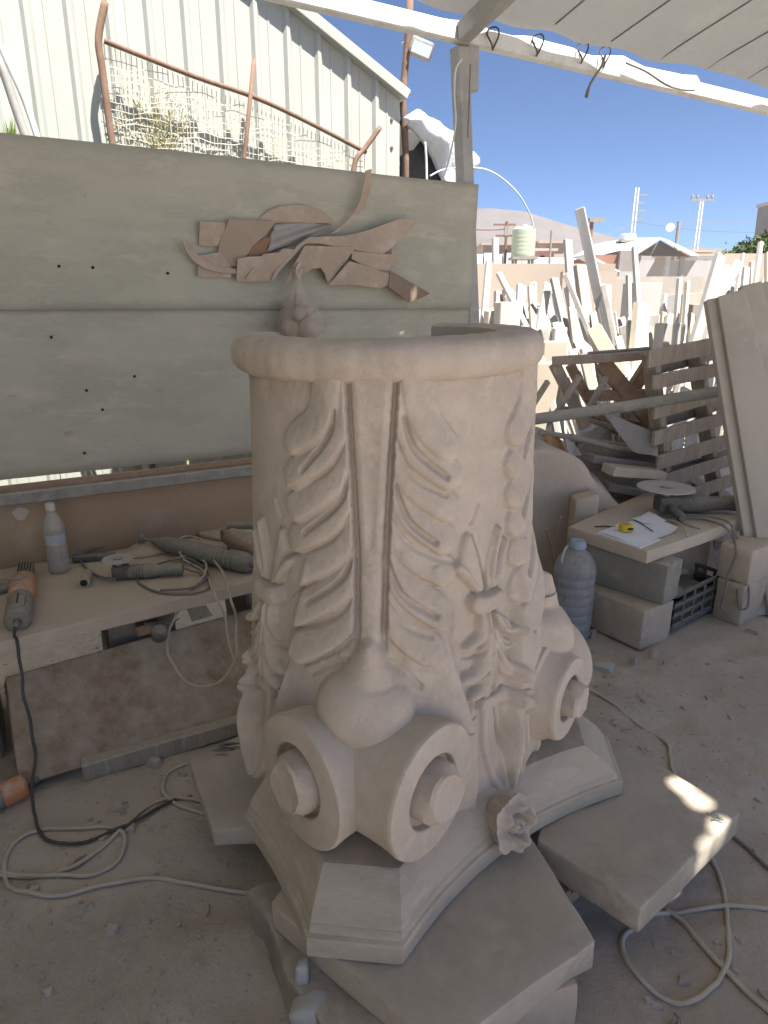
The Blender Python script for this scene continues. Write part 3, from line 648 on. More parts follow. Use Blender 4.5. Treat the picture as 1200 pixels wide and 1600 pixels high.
# grey tower and hedge at the right edge
tw_ = thing('grey_tower', 'grey block tower at the photo\'s right edge above the hedge', 'building', Vector((aty(1215, 400, 24).x, 24, 0)))
a_, b_ = aty(1219, 390, 24), aty(1225, 314, 24)
MB().prism([(a_.x, 24, 0), (a_.x + 3, 24, 0), (b_.x + 3, 24, b_.z), (b_.x, 24, b_.z)], (0, 1.6, 0)).build('wall', mat('dark_render', (0.25, 0.235, 0.22), (0.22, 0.21, 0.2), None, bump=0.1), tw_)
MB().box((b_.x + 1.5, 24.8, b_.z + 0.05), (3.1, 1.7, 0.1)).build('coping', GWALL, tw_)
hedge = thing('hedge', 'dark green hedge over the tan wall below the grey tower', 'hedge', Vector((aty(1180, 400, 17).x, 17, 0))); lv = MB(); br_ = MB()
hp = [aty(x, y, 17) for x, y in [(1148, 392), (1160, 386), (1172, 380), (1185, 374), (1200, 368), (1230, 360), (1260, 360)]]
for i in range(3200):
    k = random.random() * (len(hp) - 1); j = int(k); top = hp[j].lerp(hp[j + 1], k - j); c = Vector((top.x + random.gauss(0, 0.05), 17 + random.gauss(0, 0.35), top.z - abs(random.gauss(0, 0.22)) + random.gauss(0, 0.05)))
    d1, d2 = Vector([random.gauss(0, 0.035) for _ in range(3)]), Vector([random.gauss(0, 0.03) for _ in range(3)]); lv.add([c, c + d1, c + d1 + d2, c + d2], [(0, 1, 2, 3)])
for h in hp: br_.tube([(h.x, 17, 0), (h.x + 0.05, 17, h.z - 0.3)], [0.04, 0.02], 5)
lv.build('leaves', mat('hedge_leaf', (0.06, 0.09, 0.035), (0.09, 0.12, 0.05), None, rough=0.7, bump=0), hedge); br_.build('stems', BROWNW, hedge)

# ------------------------------------------------------------------ dusty air
hz = MB().box((0, 900, 299), (9400, 8200, 604)).build('haze', HILL)
tag(hz, kind='stuff'); hz.data.materials.clear()
hm = bpy.data.materials.new('dusty_air'); hm.use_nodes = True; hn_ = hm.node_tree; hn_.nodes.clear()
pv = hn_.nodes.new('ShaderNodeVolumePrincipled'); pv.inputs['Color'].default_value = (0.72, 0.82, 1.0, 1); pv.inputs['Density'].default_value = 0.00005; pv.inputs['Anisotropy'].default_value = 0.3
ho = hn_.nodes.new('ShaderNodeOutputMaterial'); hn_.links.new(pv.outputs[0], ho.inputs['Volume']); hz.data.materials.append(hm)
# ================================================================== THE CAPITAL
AX = np.array([0.0093, 1.835]); TC = -6.0            # axis, bearing of the corner that faces us (0 = towards the camera)
Z_AB, Z_BELL, Z_RING0, Z_RING1 = SLABZ + 0.002, 0.345, 1.446, 1.540
def bdir(t): t = R(t); return Vector((math.sin(t), -math.cos(t), 0))
AXV = Vector((AX[0], AX[1], 0))
def on_cyl(px, py, r):
    """bearing (deg) and height of the point of the drum seen there"""
    q = ray(px, py); a = q[0] ** 2 + q[1] ** 2; b = -2 * (q[0] * AX[0] + q[1] * AX[1]); c = AX @ AX - r * r
    D = max(b * b - 4 * a * c, 0); t = (-b - math.sqrt(D)) / 2 / a; p = CAM + q * t; d = p[:2] - AX
    return math.degrees(math.atan2(d[0], -d[1])), p[2]
RREF = 0.385
capital = thing('stone_capital', 'large carved beige stone capital standing upside down on slabs', 'capital', AXV + Vector((0, 0, Z_AB)))

# height field of the carving, built from strokes in (arc, height) coordinates about a centre bearing
def stroke_pts(pts, widths, n=90):
    P = spline([Vector((p[0], p[1], 0)) for p in pts], max(2, n // (len(pts) - 1)))
    P = np.array([(q.x, q.y) for q in P]); w = np.interp(np.linspace(0, 1, len(P)), np.linspace(0, 1, len(widths)), widths)
    return P, w
def field(S, Z, P, w):
    m = w.max() * 1.05
    sel = (S > P[:, 0].min() - m) & (S < P[:, 0].max() + m) & (Z > P[:, 1].min() - m) & (Z < P[:, 1].max() + m)
    s, z = S[sel], Z[sel]; q = np.full(s.shape, 9.0)
    sd = np.zeros(s.shape); T = np.gradient(P, axis=0); T /= np.maximum(np.hypot(T[:, 0], T[:, 1]), 1e-9)[:, None]
    for (a, b), c, (tx_, tz_) in zip(P, w, T):
        d = np.hypot(s - a, z - b) / c; m2 = d < q; q = np.where(m2, d, q)
        nx_, nz2 = (tz_, -tx_) if -tx_ * 1.0 < 0 else (-tz_, tx_)          # normal that points downwards
        sd = np.where(m2, ((s - a) * nx_ + (z - b) * nz2) / c, sd)
    return sel, q, sd
class Relief:
    def __init__(s, centre, r): s.c, s.r, s.k = centre, r, []
    def px(s, x, y):
        t, z = on_cyl(x, y, s.r); return (R(t - s.c) * RREF, z)
    def add(s, kind, pts, w, h, p=0.5, pix=True, base=0.0):
        pts = [s.px(*q) for q in pts] if pix else pts
        P, W = stroke_pts(pts, [q * 0.00152 if pix else q for q in w]); s.k.append((kind, P, W, h, p, base)); return s
    def eval(s, S, Z):
        H = np.zeros(S.shape)
        for kind, P, W, h, p, base in s.k:
            sel, q, sd = field(S, Z, P, W); f = np.clip(1 - q * q, 0, 1) ** p
            if kind == '+':
                v = np.where(q < 1, base + h * f, 0); H[sel] = np.maximum(H[sel], v)
            elif kind == 's':      # shingled lobe: its lower edge stands proud
                v = np.where(q < 1, base + h * f * (1 + 0.65 * sd), 0); H[sel] = np.maximum(H[sel], v)
            elif kind == '=':      # replaces whatever is there
                H[sel] = np.where(q < 1, base + h * f, H[sel])
            elif kind == '-': H[sel] = H[sel] - h * f
            elif kind == 'a': H[sel] = H[sel] + h * f
        return H
leaf = Relief(TC, 0.388)
Lb = [[(508, 566), (500, 648), (456, 688)], [(530, 615), (516, 690), (458, 742)], [(540, 672), (522, 745), (463, 792)], [(546, 725), (526, 800), (468, 840)],
      [(551, 778), (531, 850), (471, 889)], [(555, 832), (536, 905), (475, 947)], [(559, 895), (541, 958), (487, 998)]]
Rb = [[(652, 566), (664, 652), (700, 698)], [(628, 628), (650, 700), (702, 742)], [(622, 680), (642, 748), (698, 792)], [(619, 722), (638, 795), (692, 842)],
      [(616, 772), (634, 850), (690, 890)], [(612, 822), (630, 905), (684, 952)], [(608, 882), (620, 955), (662, 1000)]]
for side in (Lb, Rb):
    for i, pts in enumerate(side):
        sg = 1 if pts[0][0] < 580 else -1
        if i: pts = [(pts[0][0] + sg * 5, pts[0][1] - 52)] + [(pts[0][0] + sg * 2, pts[0][1])] + pts[1:]
        leaf.add('s', pts, [8, 12, 17, 23, 26, 26, 25] if i else [30, 29, 28, 26, 24], 0.021, 0.33, base=0.005)
# broad body of the leaf under the lobes
leaf.add('+', [(530, 565), (530, 700), (540, 900), (560, 1000)], [44, 50, 46, 26], 0.013, 0.35).add('+', [(640, 565), (640, 700), (630, 900), (605, 1000)], [38, 46, 42, 24], 0.013, 0.35)
for k_, (pts, w) in enumerate([([(523, 640), (512, 685), (476, 733)], 5), ([(541, 690), (510, 737), (458, 760)], 5), ([(545, 735), (532, 785), (480, 831)], 5), ([(550, 795), (520, 842), (468, 862)], 5), ([(555, 850), (540, 898), (492, 934)], 5), ([(560, 920), (530, 955), (472, 972)], 5), ([(565, 970), (540, 1000), (494, 1022)], 5), None,
               ([(630, 650), (648, 702), (697, 745)], 6), ([(620, 690), (645, 745), (697, 774)], 5), ([(616, 755), (638, 812), (677, 845)], 6), ([(610, 805), (640, 850), (700, 877)], 5), ([(602, 858), (624, 918), (672, 951)], 6), ([(600, 920), (625, 960), (665, 982)], 5)][i] for i in (0, 1, 2, 3, 4, 5, 6, 8, 9, 10, 11, 12, 13)):
    deep = k_ in (0, 2, 4, 7, 9, 11)
    leaf.add('-', pts, [w * 0.4, w * 0.8, w * 0.95, w * 0.9], 0.014 if deep else 0.006, 0.6)
# stem with its two side grooves
leaf.add('=', [(580, 555), (580, 700), (581, 850), (583, 1015)], [41, 33, 26, 20], 0.004, 0.2)
leaf.add('=', [(580, 555), (580, 700), (581, 850), (583, 1020)], [35, 26, 18, 13], 0.014, 0.35, base=0.014)
leaf.add('-', [(580, 590), (580, 720), (580, 850)], [22, 14, 6], 0.005, 1.0)
# the curled tip at the foot of the leaf
leaf.add('+', [(582, 985), (580, 1050)], [12, 46], 0.052, 0.7)
leaf.add('+', [(572, 1072), (582, 1076)], [58, 58], 0.076, 0.5)
leaf.add('-', [(555, 1010), (530, 1022), (506, 1034)], [5, 6, 5], 0.008, 0.8).add('-', [(605, 1012), (628, 1030), (648, 1052)], [5, 6, 5], 0.008, 0.8)
flower = Relief(TC + 45, 0.40)
def fc(*q): return [(680 + x / 3.333, 780 + y / 3.333) for x, y in q]
FW_ = 1 / 3.333
def fl(kind, q, w, h, p=0.55, base=0.0): flower.add(kind, fc(*q), [x * FW_ for x in w], h * (0.50 if kind == '+' else 0.58), p, base=base)
fl('-', [(190, 200), (225, 130), (262, 45)], [26, 22, 14], 0.010, 0.8)
fl('+', [(238, 460), (195, 330), (190, 215)], [34, 66, 30], 0.036, 0.6)
fl('+', [(228, 470), (170, 390), (112, 350)], [30, 44, 20], 0.046, 0.6)
fl('+', [(285, 455), (318, 300), (352, 165)], [26, 34, 24], 0.040, 0.6)
fl('+', [(300, 445), (345, 340), (378, 215)], [22, 36, 20], 0.048, 0.6)
fl('-', [(268, 460), (262, 350), (218, 200)], [7, 9, 6], 0.022, 0.8); fl('-', [(284, 450), (300, 330), (335, 190)], [6, 8, 5], 0.018, 0.8); fl('-', [(222, 455), (170, 360), (120, 330)], [5, 8, 5], 0.012, 0.8)
fl('-', [(70, 560), (75, 700), (110, 900), (180, 1090)], [52, 40, 36, 22], 0.012, 0.8)
fl('+', [(236, 600), (235, 700), (165, 760)], [26, 44, 26], 0.050, 0.6); fl('+', [(262, 690), (225, 880), (140, 930)], [28, 64, 34], 0.054, 0.6); fl('+', [(262, 800), (235, 950), (165, 1010)], [26, 52, 32], 0.058, 0.6)
fl('+', [(240, 980), (205, 1070)], [34, 16], 0.050, 0.6)
fl('+', [(298, 585), (350, 650), (390, 672)], [16, 46, 30], 0.056, 0.6); fl('+', [(292, 660), (330, 745), (366, 748)], [20, 42, 28], 0.046, 0.6); fl('+', [(286, 720), (330, 850), (380, 885)], [24, 58, 36], 0.052, 0.6)
fl('-', [(330, 600), (365, 650), (385, 640)], [12, 24, 12], 0.020, 0.8); fl('-', [(240, 770), (200, 820), (140, 832)], [8, 9, 5], 0.020, 0.8); fl('-', [(240, 880), (190, 930), (110, 945)], [8, 9, 5], 0.020, 0.8); fl('-', [(295, 640), (335, 735), (375, 738)], [6, 9, 6], 0.02, 0.8); fl('-', [(290, 780), (330, 870), (395, 890)], [6, 8, 5], 0.018, 0.8)
fl('+', [(262, 590), (277, 800), (268, 960)], [16, 17, 12], 0.062, 0.5)
fl('+', [(222, 540), (268, 528), (312, 508)], [62, 62, 58], 0.066, 0.20); fl('-', [(205, 488), (262, 482), (318, 455)], [7, 12, 6], 0.030, 0.6)
fl('+', [(232, 1050), (330, 1005), (402, 1040)], [34, 44, 30], 0.032, 0.45)
fl('+', [(235, 1060), (228, 1280), (282, 1520)], [26, 28, 24], 0.028, 0.5); fl('+', [(318, 1060), (322, 1280), (300, 1500)], [28, 26, 22], 0.032, 0.5)
fl('+', [(350, 1070), (350, 1300), (348, 1500)], [18, 18, 16], 0.025, 0.5); fl('+', [(398, 1050), (398, 1230), (412, 1390), (440, 1420)], [22, 20, 20, 18], 0.032, 0.5); fl('+', [(440, 1300), (430, 1380)], [34, 28], 0.030, 0.5)
fl('-', [(285, 1080), (298, 1300), (300, 1470)], [8, 9, 7], 0.030, 0.7); fl('-', [(368, 1165), (370, 1300), (368, 1400)], [22, 24, 14], 0.030, 0.4)
# faint joint cracks between the two courses of stone
crackf = [on_cyl(x, y, 0.42) for x, y in [(735, 1098), (752, 1090), (770, 1086), (790, 1072), (824, 1052)]]

TH0, TH1 = -86.0, 152.0
th = np.concatenate([np.linspace(TH0, 100, 620), np.linspace(100, TH1, 60)[1:]])
zz = np.linspace(Z_BELL - 0.03, Z_RING0 + 0.03, 530)
TT, ZZ = np.meshgrid(th, zz)
rb = np.interp(ZZ, [0.30, 0.42, 0.55, 0.70, 0.95, 1.2, 1.45], [0.432, 0.425, 0.415, 0.403, 0.385, 0.372, 0.367])
sm = np.minimum(np.abs(TT - (TC + 45)), np.abs(TT - (TC - 45))); sm = np.minimum(sm, np.abs(TT - (TC + 135)))
sm = R(1) * sm * RREF
def sstep(x, a, b): t = np.clip((x - a) / (b - a), 0, 1); return t * t * (3 - 2 * t)
edge = np.interp(ZZ, [0.30, 0.45, 0.60, 0.75, 0.90, 1.02, 1.2], [0.045, 0.048, 0.066, 0.100, 0.124, 0.150, 0.20])
ext = np.interp(ZZ, [0.30, 0.45, 0.60, 0.75, 0.90, 1.02], [0.020, 0.060, 0.078, 0.050, 0.022, 0.0])
left_cut = sstep(TT, TC - 62, TC - 54)
mass = sstep(sm, edge - 0.010, edge + 0.016) * ext * (0.75 + 0.45 * sstep(sm, 0.10, 0.28)) * left_cut
lip = np.exp(-((sm - edge - 0.004) / 0.010) ** 2) * 0.006 * (ZZ < 1.02) * left_cut
lf1 = leaf.eval(R(1) * (TT - TC) * RREF, ZZ); lf2 = leaf.eval(R(1) * (TT - TC - 90) * RREF, ZZ)
Hf = np.where(np.abs(lf1) > np.abs(lf2), lf1, lf2)
ff = flower.eval(R(1) * (TT - TC - 45) * RREF, ZZ); ff2 = flower.eval(-R(1) * (TT - TC + 45) * RREF, ZZ)
Hf = Hf + np.where(np.abs(ff) > np.abs(ff2), ff, ff2)
# cracks
crack = np.zeros(TT.shape)
for zc_, t0, t1 in ((0.585, -4 + TC, 34), (0.598, -64, -40)):
    line = zc_ + 0.006 * np.sin(TT * 0.35) + 0.004 * np.sin(TT * 1.1 + 1); crack += np.exp(-((ZZ - line) / 0.0020) ** 2) * ((TT > t0) & (TT < t1)) * 0.010
ct, cz = [q[0] for q in crackf], [q[1] for q in crackf]
crack += np.exp(-((ZZ - np.interp(TT, ct, cz)) / 0.0022) ** 2) * ((TT > ct[0]) & (TT < ct[-1])) * 0.012
wob = (vnoise(TT * 0.12, ZZ * 18, 1.0, 9) - 0.5) * 0.004 + (vnoise(TT * 0.5, ZZ * 60, 1.0, 11) - 0.5) * 0.0016
pits = np.clip(vnoise(TT * 1.4, ZZ * 210, 1.0, 21) - 0.90, 0, 1) * 0.03
def blur(a):
    b = a.copy(); b[1:-1, 1:-1] = (4 * a[1:-1, 1:-1] + 2 * (a[:-2, 1:-1] + a[2:, 1:-1] + a[1:-1, :-2] + a[1:-1, 2:]) + a[:-2, :-2] + a[2:, 2:] + a[:-2, 2:] + a[2:, :-2]) / 16; return b
body = mass + lip + Hf
for _ in range(2): body = blur(body)
RR = rb + body + wob - crack - pits
tr_ = np.radians(TT)
vx = AX[0] + RR * np.sin(tr_); vy = AX[1] - RR * np.cos(tr_)
bv = np.stack([vx, vy, ZZ], -1).reshape(-1, 3); nth = len(th); nz_ = len(zz)
ii = (np.arange(nz_ - 1)[:, None] * nth + np.arange(nth - 1)[None, :]).reshape(-1)
bf = np.stack([ii, ii + 1, ii + 1 + nth, ii + nth], -1).tolist()
make('bell', bv, bf, STONE, capital, smooth=180)
# inner face and cut ends of the hollow shell
iv, ifc = [], []; nt_ = 60
for k in range(nt_ + 1):
    d = bdir(TH0 + (TH1 - TH0) * k / nt_)
    for z in (Z_BELL, Z_RING0 + 0.02): q = AXV + d * 0.285; iv.append((q.x, q.y, z))
ifc = [(2 * k, 2 * k + 2, 2 * k + 3, 2 * k + 1) for k in range(nt_)]
for tE, col_ in ((TH0, 0), (TH1, nth - 1)):
    n0 = len(iv); d = bdir(tE)
    for j in range(0, nz_, 8):
        q = AXV + d * 0.285; iv.append((q.x, q.y, zz[j])); iv.append(tuple(bv[j * nth + col_]))
    m_ = len(range(0, nz_, 8)); ifc += [(n0 + 2 * k, n0 + 2 * k + 1, n0 + 2 * k + 3, n0 + 2 * k + 2) for k in range(m_ - 1)]
make('inner_shell', iv, ifc, ABACUS, capital)
# ring at the top (the foot of the upturned capital)
prof = [(0.285, Z_RING0)]
zc_, hz_ = (Z_RING0 + Z_RING1) / 2, (Z_RING1 - Z_RING0) / 2
for a in np.linspace(-88, 82, 20): prof.append((0.360 + 0.050 * max(0, math.cos(R(a))) ** 0.8, zc_ + hz_ * math.sin(R(a))))
prof += [(0.345, Z_RING1 + 0.001), (0.300, Z_RING1 - 0.001), (0.288, Z_RING1 - 0.006), (0.285, Z_RING1 - 0.02)]
rv, rfc = [], []; ts = np.linspace(-93, 152, 150); m_ = len(prof)
for t in ts:
    d = bdir(t); wb = 0.0016 * math.sin(t * 0.3) + 0.0012 * math.sin(t * 0.9)
    for r_, z in prof:
        q = AXV + d * (r_ + wb * (1 if r_ > 0.3 else 0)); rv.append((q.x, q.y, z + 0.0008 * math.sin(t * 0.5)))
for i in range(len(ts) - 1): rfc += [(i * m_ + j, (i + 1) * m_ + j, (i + 1) * m_ + (j + 1) % m_, i * m_ + (j + 1) % m_) for j in range(m_)]
rfc += [tuple(range(m_)), tuple(range((len(ts) - 1) * m_, len(ts) * m_))[::-1]]
TILT = Matrix.Rotation(R(1.2), 3, 'X') @ Matrix.Rotation(R(-1.1), 3, 'Y'); rc_ = AXV + Vector((0, 0, zc_))
rv = [tuple(rc_ + TILT @ (Vector(q) - rc_)) for q in rv]
make('ring', rv, rfc, STONE, capital, smooth=50)
# abacus
def plan():
    P = []; L_, dn, dm = 0.725 * math.sin(R(36.5)), 0.725 * math.cos(R(36.5)), 0.512
    for tm, t0, t1 in ((TC - 45, 0.0, 1.0), (TC + 45, -1.0, 1.0), (TC + 135, -1.0, 0.0)):
        n, e = bdir(tm), bdir(tm + 90)
        for t in np.linspace(t0, t1, 15 if t1 - t0 < 1.5 else 29): P.append(n * (dm + (dn - dm) * t * t) + e * (t * L_))
    return P
PL = plan(); lv_ = [(Z_AB, 0.995), (Z_AB + 0.004, 1.0), (0.250, 1.0), (0.254, 0.995), (0.257, 0.980), (0.263, 0.976), (0.268, 0.970), (0.271, 0.962), (0.278, 0.961), (0.296, 0.940), (0.316, 0.905), (0.334, 0.872), (0.350, 0.845), (0.354, 0.835)]
av, af = [], []; m_ = len(PL) + 1
for z, s in lv_:
    for q in PL:
        sc = s + 0.0016 * mnoise.noise(Vector((q.x * 30, q.y * 30, z * 60))); av.append((AX[0] + q.x * sc, AX[1] + q.y * sc, z + 0.001 * mnoise.noise(q * 14)))
    av.append((AX[0] + 0.0, AX[1] + 0.0, z))
for j in range(len(lv_) - 1):
    for i in range(m_): af.append((j * m_ + i, j * m_ + (i + 1) % m_, (j + 1) * m_ + (i + 1) % m_, (j + 1) * m_ + i))
af += [(j0 + i, j0 + i + 1, j0 + m_ - 1) for j0 in (0, (len(lv_) - 1) * m_) for i in range(m_ - 2)]
make('abacus', av, af, ABACUS, capital, smooth=24)
# volutes: two rolls under each corner, each with a recessed face and a broken eye
def volute(c, n, r, seed, back=0.21, face=1.0, up_=Vector((0, 0, 1))):
    """c = centre of the face, n = its direction; face < 1 lets the inner turns stand proud of a wider outer turn"""
    M = frame(c, n, up_); f = r * face
    prof = [(r * 0.97, -back), (r * 0.965, -0.14), (r * 0.96, -0.09)]
    prof += [(r * 0.97, -0.05), (r * 0.99, -0.022), (r, -0.012), (r * 0.994, -0.005), (r * 0.98, -0.0008), (r * 0.96, 0.0008)] if face == 1 else [(r * 0.98, -0.085), (r, -0.075), (r * 0.985, -0.066), (r * 0.90, -0.060), (f * 1.03, -0.030), (f * 1.01, -0.010), (f, -0.004), (f * 0.97, 0.0005)]
    prof += [(f * 0.575, 0.0010), (f * 0.555, -0.0015), (f * 0.535, -0.018), (f * 0.2, -0.019)]
    def wb(a, h): return 1 + 0.008 * math.sin(a * 2 + seed) + (0.05 * math.cos(a - 0.9) if h in (0.0010, -0.0015, -0.018) else 0)
    v = MB().lathe(prof, M, 80, wob=wb).build('volute', STONE, capital, smooth=30)
    M2 = frame(c + Vector((0, 0, 0.003)), n, up_); rr = f * 0.43
    ep = [(rr * 1.06, -0.03), (rr * 1.03, 0.0), (rr * 1.0, 0.018), (rr * 0.95, 0.032), (rr * 0.86, 0.040), (rr * 0.6, 0.036), (rr * 0.25, 0.033)]
    MB().lathe(ep, M2, 32, wob=lambda a, h: 1 + 0.04 * math.sin(3 * a + seed) * (h > 0.025) + 0.10 * math.sin(a * 2 + 2 * seed) * (h > 0.03)).build('eye', STONE, v, rough=0.005, rscale=34, smooth=30)
def vc(td, sgn, rho, lat, z): return AXV + bdir(td) * rho + bdir(td + 90 * sgn) * lat + Vector((0, 0, z))
volute(vc(TC, 1, 0.535, 0.165, 0.520), bdir(TC + 57), 0.166, 0.0)
volute(vc(TC, -1, 0.535, 0.158, 0.520), bdir(TC - 43), 0.166, 1.3)
cr_ = atz(890, 1092, 0.535); volute(cr_, bdir(54), 0.158, 2.6, back=0.20, face=0.76)
volute(vc(TC + 90, 1, 0.50, 0.15, 0.520), bdir(TC + 145), 0.166, 3.9)
# curled leaf tip over the right hand scrolls
tipc = AXV + bdir(84) * 0.428
MB().lathe([(0.004, 0.600), (0.018, 0.622), (0.036, 0.668), (0.052, 0.725), (0.062, 0.772), (0.064, 0.797), (0.060, 0.808), (0.052, 0.806), (0.036, 0.782), (0.004, 0.770)], Matrix.Translation(tipc), 36, wob=lambda a, h: 1 + 0.10 * math.cos(a)).build('leaf_tip', STONE, capital, smooth=60)
# flower boss on the middle of the right face
ros = MB(); n, e = bdir(TC + 45), bdir(TC + 135); c0 = AXV + n * 0.470 + Vector((0, 0, 0.285)); M = frame(c0, n + Vector((0, 0, 0.30)), e); NR, NT = 22, 64; rvv = []
for j in range(NR + 1):
    s = j / NR
    for k in range(NT):
        a = 2 * math.pi * k / NT; lob = 0.5 + 0.5 * math.cos(5 * a + 0.4); lob2 = 0.5 + 0.5 * math.cos(5 * a + 0.4 + math.pi)
        rad = 0.080 * (0.80 + 0.20 * lob ** 0.7)
        h = 0.085 - 0.020 * s * lob + 0.024 * math.exp(-((s - 0.62) / 0.16) ** 2) * lob - 0.030 * math.exp(-((s - 0.38) / 0.10) ** 2) - 0.026 * lob2 ** 2 * sstep(s, 0.30, 0.7)  + 0.006 * math.sin(3 * a) * (s < 0.3)
        rvv.append(M @ Vector((rad * s * math.cos(a), rad * s * math.sin(a), h + 0.006 * mnoise.noise(Vector((math.cos(a) * s * 7, math.sin(a) * s * 7, 4))))))
for k in range(NT):
    a = 2 * math.pi * k / NT; rvv.append(M @ Vector((0.064 * (0.85 + 0.15 * math.cos(5 * a + 0.4) + 0.06 * math.sin(11 * a)) * math.cos(a), 0.064 * (0.85 + 0.15 * math.cos(5 * a + 0.4) + 0.06 * math.sin(11 * a)) * math.sin(a), 0.05)))
for k in range(NT):
    a = 2 * math.pi * k / NT; rvv.append(M @ Vector((0.05 * math.cos(a), 0.055 * math.sin(a), 0.0)))
ros.add(rvv, [(j * NT + k, j * NT + (k + 1) % NT, (j + 1) * NT + (k + 1) % NT, (j + 1) * NT + k) for j in range(NR + 2) for k in range(NT)])
ros.build('flower_boss', STONE, capital, smooth=60)

# ------------------------------------------------------------------ slabs and blocks under the capital
def slab(name, pts, z1, th, m, label, cat='slab', bevel=0.007, rough=0.006):
    return tag(MB().prism([Vector((p[0], p[1], z1 - th)) for p in pts], (0, 0, th)).build(name, m, bevel=bevel, seg=2, subdiv=6, rough=rough, rscale=14, smooth=40), label, cat)
s1 = atz(930, 1470, SLABZ); s2 = atz(838, 1318, SLABZ); d_ = (s1 - s2).normalized(); n_ = Vector((d_.y, -d_.x, 0)) if Vector((d_.y, -d_.x, 0)).x < 0 else Vector((-d_.y, d_.x, 0))
s3 = s1 + n_ * 0.86 - d_ * 0.0; s0 = s2 - d_ * 0.10
slab('support_slab', [s0 - d_ * 0.05, s1, atz(690, 1640, SLABZ), atz(395, 1395, SLABZ) + Vector((0.05, -0.03, 0)), atz(395, 1395, SLABZ) + Vector((0.18, 0.28, 0))], SLABZ, 0.078, SLAB, 'grey stone slab under the front corner of the capital')
slab('support_slab', [atz(840, 1312, SLABZ - 0.002), atz(1003, 1418, SLABZ - 0.002), atz(1157, 1268, SLABZ - 0.002), atz(972, 1160, SLABZ - 0.002), atz(860, 1180, SLABZ - 0.002)], SLABZ - 0.002, 0.085, SLAB, 'thick grey slab jutting out right of the capital, with sun flecks')
slab('support_slab', [atz(295, 1190, SLABZ - 0.001), atz(333, 1296, SLABZ - 0.001), atz(430, 1290, SLABZ - 0.001), atz(520, 1170, SLABZ - 0.001), atz(390, 1140, SLABZ - 0.001)], SLABZ - 0.001, 0.06, SLAB, 'grey slab with pencil scribbles left of the capital')
def block(name, c, size, yaw, m, label, cat='block', bevel=0.012, rough=0.008):
    return tag(MB().box((c[0], c[1], c[2] + size[2] / 2), size, Matrix.Rotation(R(yaw), 3, 'Z')).build(name, m, bevel=bevel, seg=2, subdiv=2, rough=rough, rscale=12, smooth=45), label, cat)
zt = SLABZ - 0.079
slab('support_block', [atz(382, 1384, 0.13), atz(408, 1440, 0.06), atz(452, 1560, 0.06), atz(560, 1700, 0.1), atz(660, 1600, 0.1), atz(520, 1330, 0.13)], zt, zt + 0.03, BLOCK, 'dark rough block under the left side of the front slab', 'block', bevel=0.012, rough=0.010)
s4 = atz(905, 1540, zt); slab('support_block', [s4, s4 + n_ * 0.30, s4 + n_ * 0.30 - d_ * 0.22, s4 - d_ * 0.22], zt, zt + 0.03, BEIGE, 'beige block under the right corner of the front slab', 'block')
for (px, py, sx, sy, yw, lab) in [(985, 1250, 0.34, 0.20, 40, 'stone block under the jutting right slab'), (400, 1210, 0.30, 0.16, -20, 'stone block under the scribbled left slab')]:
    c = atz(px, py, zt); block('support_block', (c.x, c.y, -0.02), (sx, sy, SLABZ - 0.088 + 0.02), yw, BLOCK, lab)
c = atz(868, 1398, 0.05)
tag(MB().beam(atz(822, 1342, 0.07), atz(893, 1408, 0.04), 0.09, 0.05).build('wood_wedge', WOOD, bevel=0.004, subdiv=3, rough=0.008, rscale=16), 'splintered wooden wedge between the two front slabs', 'wood piece')
tag(MB().box(atz(872, 1392, 0.06), (0.06, 0.05, 0.03)).build('broken_brick', mat('brick_chip', (0.42, 0.29, 0.21), None, None, s1=9), bevel=0.008, subdiv=2, rough=0.012, rscale=25), 'orange broken brick piece between the two front slabs', 'brick')
tag(MB().box(atz(488, 1578, 0.10), (0.085, 0.06, 0.05)).build('broken_stone', YARDGREY, bevel=0.01, subdiv=2, rough=0.014, rscale=18, smooth=50), 'pale broken stone lump wedged under the front slab', 'stone')
tag(MB().box(atz(472, 1520, 0.14), (0.03, 0.03, 0.06)).build('broken_stone', YARDGREY, bevel=0.006, subdiv=2, rough=0.008, rscale=25, smooth=50), 'small pale shim standing at the front slab edge', 'stone')
# pencil scribbles on the two slabs
PENCIL = plain('pencil_grey', (0.16, 0.18, 0.18), 0.9)
def scribble(px, py, z, w, h, n, label, seed):
    random.seed(seed); s = MB(); c = atz(px, py, z)
    for k in range(n):
        x0 = c.x + random.uniform(-w, -w * 0.3); x1 = c.x + random.uniform(w * 0.3, w); y = c.y + random.uniform(-h, h)
        s.beam((x0, y, z), (x1, y + random.uniform(-0.02, 0.02), z), 0.0022, 0.0006)
    return tag(s.build('pencil_mark', PENCIL), label, 'pencil marks')
scribble(352, 1170, SLABZ + 0.0015, 0.05, 0.035, 16, 'dark pencil scribble on the slab left of the capital', 3)
scribble(1119, 1278, SLABZ - 0.0005, 0.022, 0.022, 14, 'dark pencil scribble between the two sun flecks', 4)
random.seed(11)
